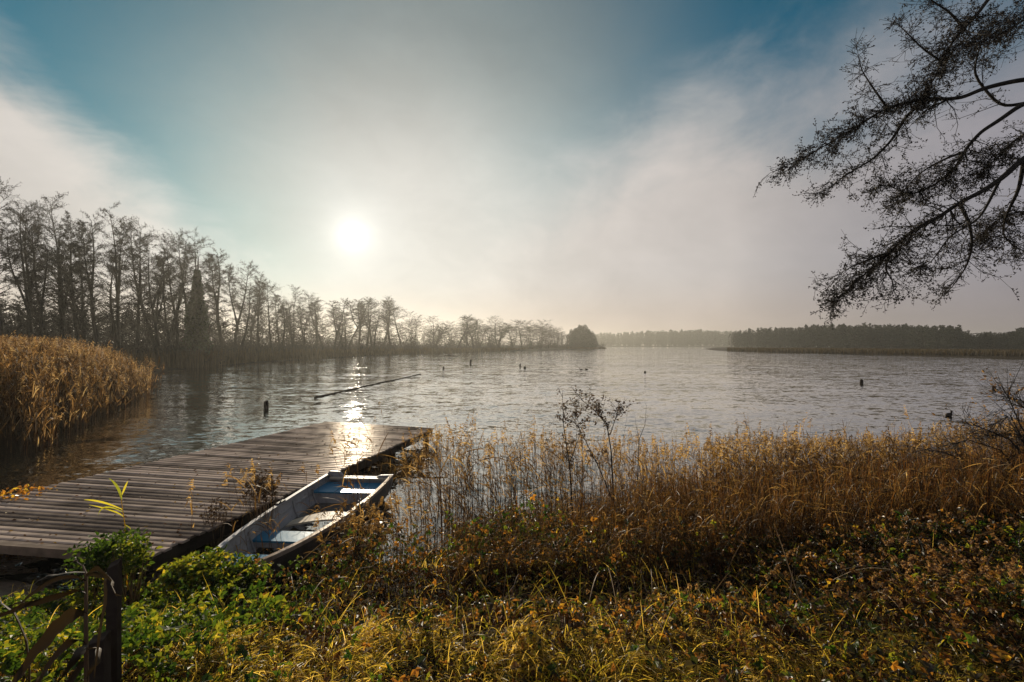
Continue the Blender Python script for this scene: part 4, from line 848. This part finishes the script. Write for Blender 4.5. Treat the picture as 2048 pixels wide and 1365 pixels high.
    bush('nettle_bush', 215, 1108, 3.9, .26, .17, 800, M_green, 'dark green leafy clump at the foot of the jetty edge', tr=(0, .5))
    bush('nettle_bush', 262, 1110, 3.8, .16, .18, 380, M_green, 'paler leafy clump just right of the dark one before the jetty', tr=(.2, .8))
    bush('young_bush', 395, 1136, 3.9, .30, .09, 700, M_green, 'bright yellow green leafy bush in front of the boat bow', tr=(.2, .95), L=(.035, .07))
    bush('young_bush', 475, 1146, 3.85, .24, .09, 520, M_green, 'green leafy bush covering the tip of the boat', tr=(.1, .8), L=(.035, .07))
    bush('autumn_shrub', 28, 996, 6.3, .42, .16, 260, M_bramble, 'small shrub with red and yellow leaves at the left jetty side', tr=(.55, 1), L=(.04, .08))
    bush('dry_tuft', 525, 975, 5.6, .22, .20, 330, M_dead, 'dry brown tuft leaning over the jetty edge beside the boat', 'plant', tr=(.0, .8), L=(.03, .07))
    bush('dry_tuft', 430, 1020, 5.3, .15, .16, 130, M_dead, 'sparse russet dry stems before the jetty edge', 'plant', tr=(.0, .8), L=(.02, .05))
    # bare saplings and dead tall herbs in the reeds
    def sapling(px, D, pts, label, name='bare_sapling', leaf=0, twl=.28, rad=.009, drop=0, ntw=9, extra=()):
        b = P(*pts[0], D); z0 = float(gz(b.x, D)[0]); root = thing(name, (b.x, D, z0), label, 'sapling'); o0 = np.array((b.x, D, z0)); m = MB(); A, B, RA = [], [], []; tips = []
        for ln, k in [(pts, 1.0)]+[(e, .6) for e in extra]:
            q = [np.array(P(x, y, D+.05*i))-o0 for i, (x, y) in enumerate(ln)]; n = len(q); m.tube(q, [rad*k*(1-.8*i/(n-1)) for i in range(n)], 5)
            for j in range(ntw):
                t = r.uniform(.3, 1)*(n-1); i = min(int(t), n-2); p = q[i]+(q[i+1]-q[i])*(t-i); d = (q[i+1]-q[i]); d = d/np.linalg.norm(d)+r.normal(size=3)*.7; d[2] = abs(d[2])*.8+.2; l = twl*r.uniform(.3, 1); e = p+d/np.linalg.norm(d)*l
                A.append(p); B.append(e); RA.append(rad*.3); tips += [p+(e-p)*s for s in (.4, .6, .8, 1)]
        m.segs(A, B, np.array(RA), .0008, 3); m.build('stem', M_bark, root)
        if leaf:
            tips = np.array(tips); k = r.integers(0, len(tips), leaf); c = tips[k]+r.normal(size=(leaf, 3))*.02; m = MB(); l = r.uniform(.018, .045, leaf); m.leaves(c, unit(leaf, r), unit(leaf, r), l, l*.5, r.random(leaf)); m.build('leaves', M_dead, root)
    sapling(0, 5.2, [(1145, 1030), (1140, 940), (1127, 850), (1125, 785)], 'straight dark stem with withered leaves, leftmost of the tall ones in the reeds', leaf=420, rad=.011, ntw=16, extra=[[(1138, 930), (1160, 870), (1150, 800)]])
    sapling(0, 5.0, [(1245, 1050), (1200, 940), (1160, 860), (1130, 822)], 'thin stem leaning left across the other tall stems', leaf=200, rad=.008, ntw=14)
    sapling(0, 5.1, [(1228, 1010), (1222, 900), (1214, 850), (1188, 820), (1158, 796)], 'dark stem arching left with drooping withered leaves', leaf=480, rad=.011, ntw=16, extra=[[(1220, 870), (1232, 835), (1238, 810)], [(1216, 850), (1204, 835), (1198, 812)]])
    sapling(0, 5.4, [(1275, 960), (1278, 880), (1290, 850), (1293, 810)], 'slender bare forked stem right of the drooping ones', leaf=0, rad=.006, ntw=4, twl=.12, extra=[[(1278, 880), (1272, 850), (1270, 832)], [(1278, 870), (1246, 880), (1256, 822)]])
    sapling(0, 4.6, [(2010, 1090), (2005, 950), (2002, 840)], 'straight bare stake like stem at the right among the tangled branches', leaf=0, rad=.008, ntw=3)
    # tangled bare shrub at the right edge
    D = 4.3; b = P(2120, 1100, D); z0 = float(gz(b.x, D)[0]); root = thing('bare_shrub', (b.x, D, z0), 'leafless tangled shrub with arching dark branches at the right end of the reeds', 'shrub'); o0 = np.array((b.x, D, z0)); m = MB(); A, B, RA = [], [], []; tips = []
    arcs = [[(2120, 1100), (2080, 1000), (2000, 900), (1935, 880), (1900, 890)], [(2120, 1100), (2060, 1010), (1990, 930), (1900, 940), (1830, 960)], [(2120, 1100), (2100, 900), (2060, 820), (2030, 810)], [(2120, 1100), (2030, 1050), (1950, 1020), (1860, 1040)], [(2120, 1100), (2070, 930), (2020, 830), (1985, 850)], [(2120, 1100), (2110, 1000), (2060, 900), (2030, 860), (1960, 880)], [(2120, 1100), (2050, 1040), (2000, 1000), (1940, 985), (1880, 960)], [(2120, 1100), (2140, 960), (2110, 880), (2050, 900), (2000, 930)], [(2120, 1100), (2090, 960), (2020, 880), (1950, 850), (1925, 842)], [(2120, 1100), (2070, 1000), (1990, 960), (1930, 925), (1890, 905), (1850, 900), (1825, 905)], [(2120, 1100), (2100, 950), (2040, 850), (2015, 790)], [(2120, 1100), (2100, 980), (2060, 930), (1990, 945), (1925, 952)],
            [(2120, 1100), (2130, 930), (2080, 830), (2040, 800), (2010, 795)], [(2120, 1100), (2060, 1060), (1960, 1030), (1880, 1000), (1800, 1000), (1750, 985)], [(2120, 1100), (2080, 900), (2040, 870), (1990, 868)]]
    for ln in arcs:
        q = [np.array(P(x, y, D+.12*i*(1 if ln is not arcs[10] else -1)))-o0 for i, (x, y) in enumerate(ln)]; q[0] = np.array([0, 0, -.05]); n = len(q); m.tube(q, [.013*(1-.8*i/(n-1)) for i in range(n)], 5)
        for j in range(46):
            t = r.uniform(.25, 1)*(n-1); i = min(int(t), n-2); p = q[i]+(q[i+1]-q[i])*(t-i); d = q[i+1]-q[i]; d = d/np.linalg.norm(d)+r.normal(size=3)*.6; d[2] += .15; e = p+d/np.linalg.norm(d)*r.uniform(.1, .42); A.append(p); B.append(e); RA.append(.003)
            for z in range(2): s = p+(e-p)*r.uniform(.3, .9); d3 = (e-p)/np.linalg.norm(e-p)+r.normal(size=3)*.7; A.append(s); B.append(s+d3/np.linalg.norm(d3)*r.uniform(.05, .16)); RA.append(.0018)
    m.segs(A, B, np.array(RA), .0009, 3); m.build('branches', M_bark, root)
    B = np.array(B); m = MB(); k = r.integers(0, len(B), 520); m.leaves(B[k], unit(520, r), unit(520, r), r.uniform(.02, .045, 520), .02, r.random(520)); m.build('leaves', M_hop, root)
build_foreground()

# ------------------------------------------------------------------ overhanging alder
def build_overhang():
    r = np.random.default_rng(77); bx, by = 11.2, 6.6; z0 = float(gz(bx, by)[0]); o0 = np.array((bx, by, z0))
    root = thing('overhanging_alder', tuple(o0), 'alder whose dark leafy branches reach over the water from the right edge', 'tree')
    D = 6.4; m = MB(); trunk = [(0, 0, -.4), (-.1, 0, 2.5), (.1, .1, 5.5), (.0, .2, 8.0), (.3, .2, 11.0), (.1, 0, 14.0)]; m.tube(trunk, [.34, .27, .24, .21, .15, .05], 12); m.build('trunk', M_bark, root, smooth=True)
    limbs = [  # photo pixel paths, start nearest the trunk; first number: radius
        (.045, 6.5, -.25, [(2420, 250), (2200, 150), (2048, 158), (1970, 176), (1925, 196), (1880, 199), (1835, 200), (1770, 217), (1720, 250), (1670, 280), (1610, 315), (1545, 345)]),
        (.030, 6.3, .15, [(1850, 200), (1810, 235), (1785, 280), (1745, 320), (1700, 345), (1665, 370), (1650, 390)]),
        (.045, 6.6, .35, [(2420, -250), (2150, -150), (1990, -20), (1950, 35), (1910, 75), (1885, 120), (1865, 165), (1835, 205)]),
        (.018, 6.4, .3, [(1885, 125), (1845, 98), (1810, 62), (1786, 40)]),
        (.018, 6.2, .2, [(1775, 217), (1745, 175), (1722, 140), (1713, 92)]),
        (.045, 6.4, .3, [(2420, 260), (2200, 170), (2048, 205), (2000, 240), (1960, 265), (1930, 300), (1912, 335), (1872, 370), (1820, 392), (1780, 372), (1755, 370)]),
        (.024, 6.7, .3, [(1925, 305), (1890, 318), (1840, 345), (1800, 390), (1780, 430)]),
        (.050, 6.1, -.3, [(2420, 380), (2200, 230), (2048, 315), (2010, 352), (1970, 380), (1920, 405), (1870, 440), (1820, 465), (1790, 495), (1765, 520), (1730, 548), (1695, 580), (1660, 616)]),
        (.022, 6.0, -.2, [(1780, 505), (1740, 518), (1700, 535), (1675, 552)]), (.020, 6.0, .3, [(1778, 508), (1770, 540), (1785, 560), (1790, 592)]),
        (.026, 6.2, .2, [(1920, 408), (1940, 450), (1945, 490), (1935, 530), (1912, 565), (1888, 592)]),
        (.030, 6.5, .3, [(2048, 320), (2038, 380), (2012, 430), (2004, 470), (2030, 495), (2055, 505)]),
        (.022, 6.3, -.3, [(2000, 360), (1960, 440), (1900, 470), (1860, 530), (1830, 535)]),
        (.030, 6.8, .4, [(2060, 205), (2000, 215), (1945, 150), (1960, 90), (1990, 50), (2048, 25)]),
        (.030, 7.0, .5, [(2300, 30), (2120, 0), (2048, 40), (1980, 80), (1930, 90)]), (.030, 6.7, .5, [(2300, 330), (2100, 250), (2040, 270), (1990, 320), (1960, 350)]),
        (.028, 6.9, .4, [(2300, 500), (2120, 430), (2050, 420), (1990, 440), (1960, 480)]), (.025, 6.7, -.2, [(1930, 60), (1900, 25), (1860, 0), (1850, -25)])]
    cen, A, B, RA, RB = [], [], [], [], []
    for k, (rad, D, dv, pts) in enumerate(limbs):
        n = len(pts); q = np.array([np.array(P(x, y, D+dv*math.sin(i/(n-1)*2.6+k)+.1*r.normal()*0)) for i, (x, y) in enumerate(pts)])-o0
        if pts[0][0] > 2400: q[0] = np.array([0, .1, q[1][2]-.9+.5*r.random()])
        # smooth curve
        t = np.linspace(0, n-1, (n-1)*5+1); qs = np.stack([np.interp(t, np.arange(n), q[:, j]) for j in range(3)], 1)
        for _ in range(3): qs[1:-1] = .5*qs[1:-1]+.25*(qs[:-2]+qs[2:])
        rr = rad*(1-.90*np.linspace(0, 1, len(t))**.8); mm = MB(); mm.tube(qs, rr, 7, .4); mm.build('limb', M_bark, root, smooth=True)
        seglen = np.linalg.norm(np.diff(qs, axis=0), axis=1); tot = seglen.sum(); cnt = int(tot*17)
        start = .15 if pts[0][0] < 2300 else .42
        sky = k in (3, 4)                            # twigs nearly without leaves
        for c in range(cnt):
            u = start+(1-start)*r.random()**.9; i = min(int(u*(len(qs)-1)), len(qs)-2); p = qs[i]; d = qs[i+1]-qs[i]; d /= np.linalg.norm(d); ends = u
            side = unit(1, r)[0]; dd = d*.8+side*.95; dd[2] -= .16; dd /= np.linalg.norm(dd); L = r.uniform(.25, .95)*(1.12-.72*ends)*(.5 if sky else 1)
            a = p; ra = max(rr[i]*.35, .0045)
            for j in range(3):
                d2 = dd+r.normal(size=3)*.26; d2 /= np.linalg.norm(d2); e = a+d2*L/3; A.append(a); B.append(e); RA.append(ra*(1-.25*j)); RB.append(ra*(.75-.22*j))
                for z in range(3):
                    s = a+(e-a)*r.random(); d3 = d2*.6+r.normal(size=3)*.6; d3[2] -= .1; d3 /= np.linalg.norm(d3); l3 = r.uniform(.06, .2); f = s+d3*l3; A.append(s); B.append(f); RA.append(.0032); RB.append(.0018)
                    if sky and r.random() < .5: cen.append(f); continue
                    dens = (1, 3, 6)[j] if not sky else 1
                    for y in range(dens): cen.append(s+(f-s)*r.uniform(.3, 1.05)+r.normal(size=3)*.014)
                a = e; dd = d2
    m = MB(); m.segs(A, B, np.array(RA), np.array(RB), 3, .5); m.build('twigs', M_bark, root)
    c = np.array(cen); n = len(c); l = r.uniform(.013, .034, n); m = MB(); m.leaves(c, unit(n, r), unit(n, r), l, l*r.uniform(.5, .85, n), r.random(n), .35); m.build('leaves', M_alder, root)
    print('overhang leaves', n, 'twigs', len(A))
build_overhang()

# ------------------------------------------------------------------ haze
def build_haze():
    m, g = mat_new('morning_haze'); v = g.n('ShaderNodeVolumePrincipled'); v.inputs['Color'].default_value = (.92, .90, .80, 1)
    v.inputs['Density'].default_value = .00055; v.inputs['Anisotropy'].default_value = .58; out(g, None, v.outputs[0])
    b = MB(); b.box((0, 430, 14), (1900, 1000, 31.5)); o = b.build('haze', m, kind='stuff', label='thin morning mist over the lake')
build_haze()
print('verts', sum(len(o.data.vertices) for o in bpy.data.objects if o.type == 'MESH'))
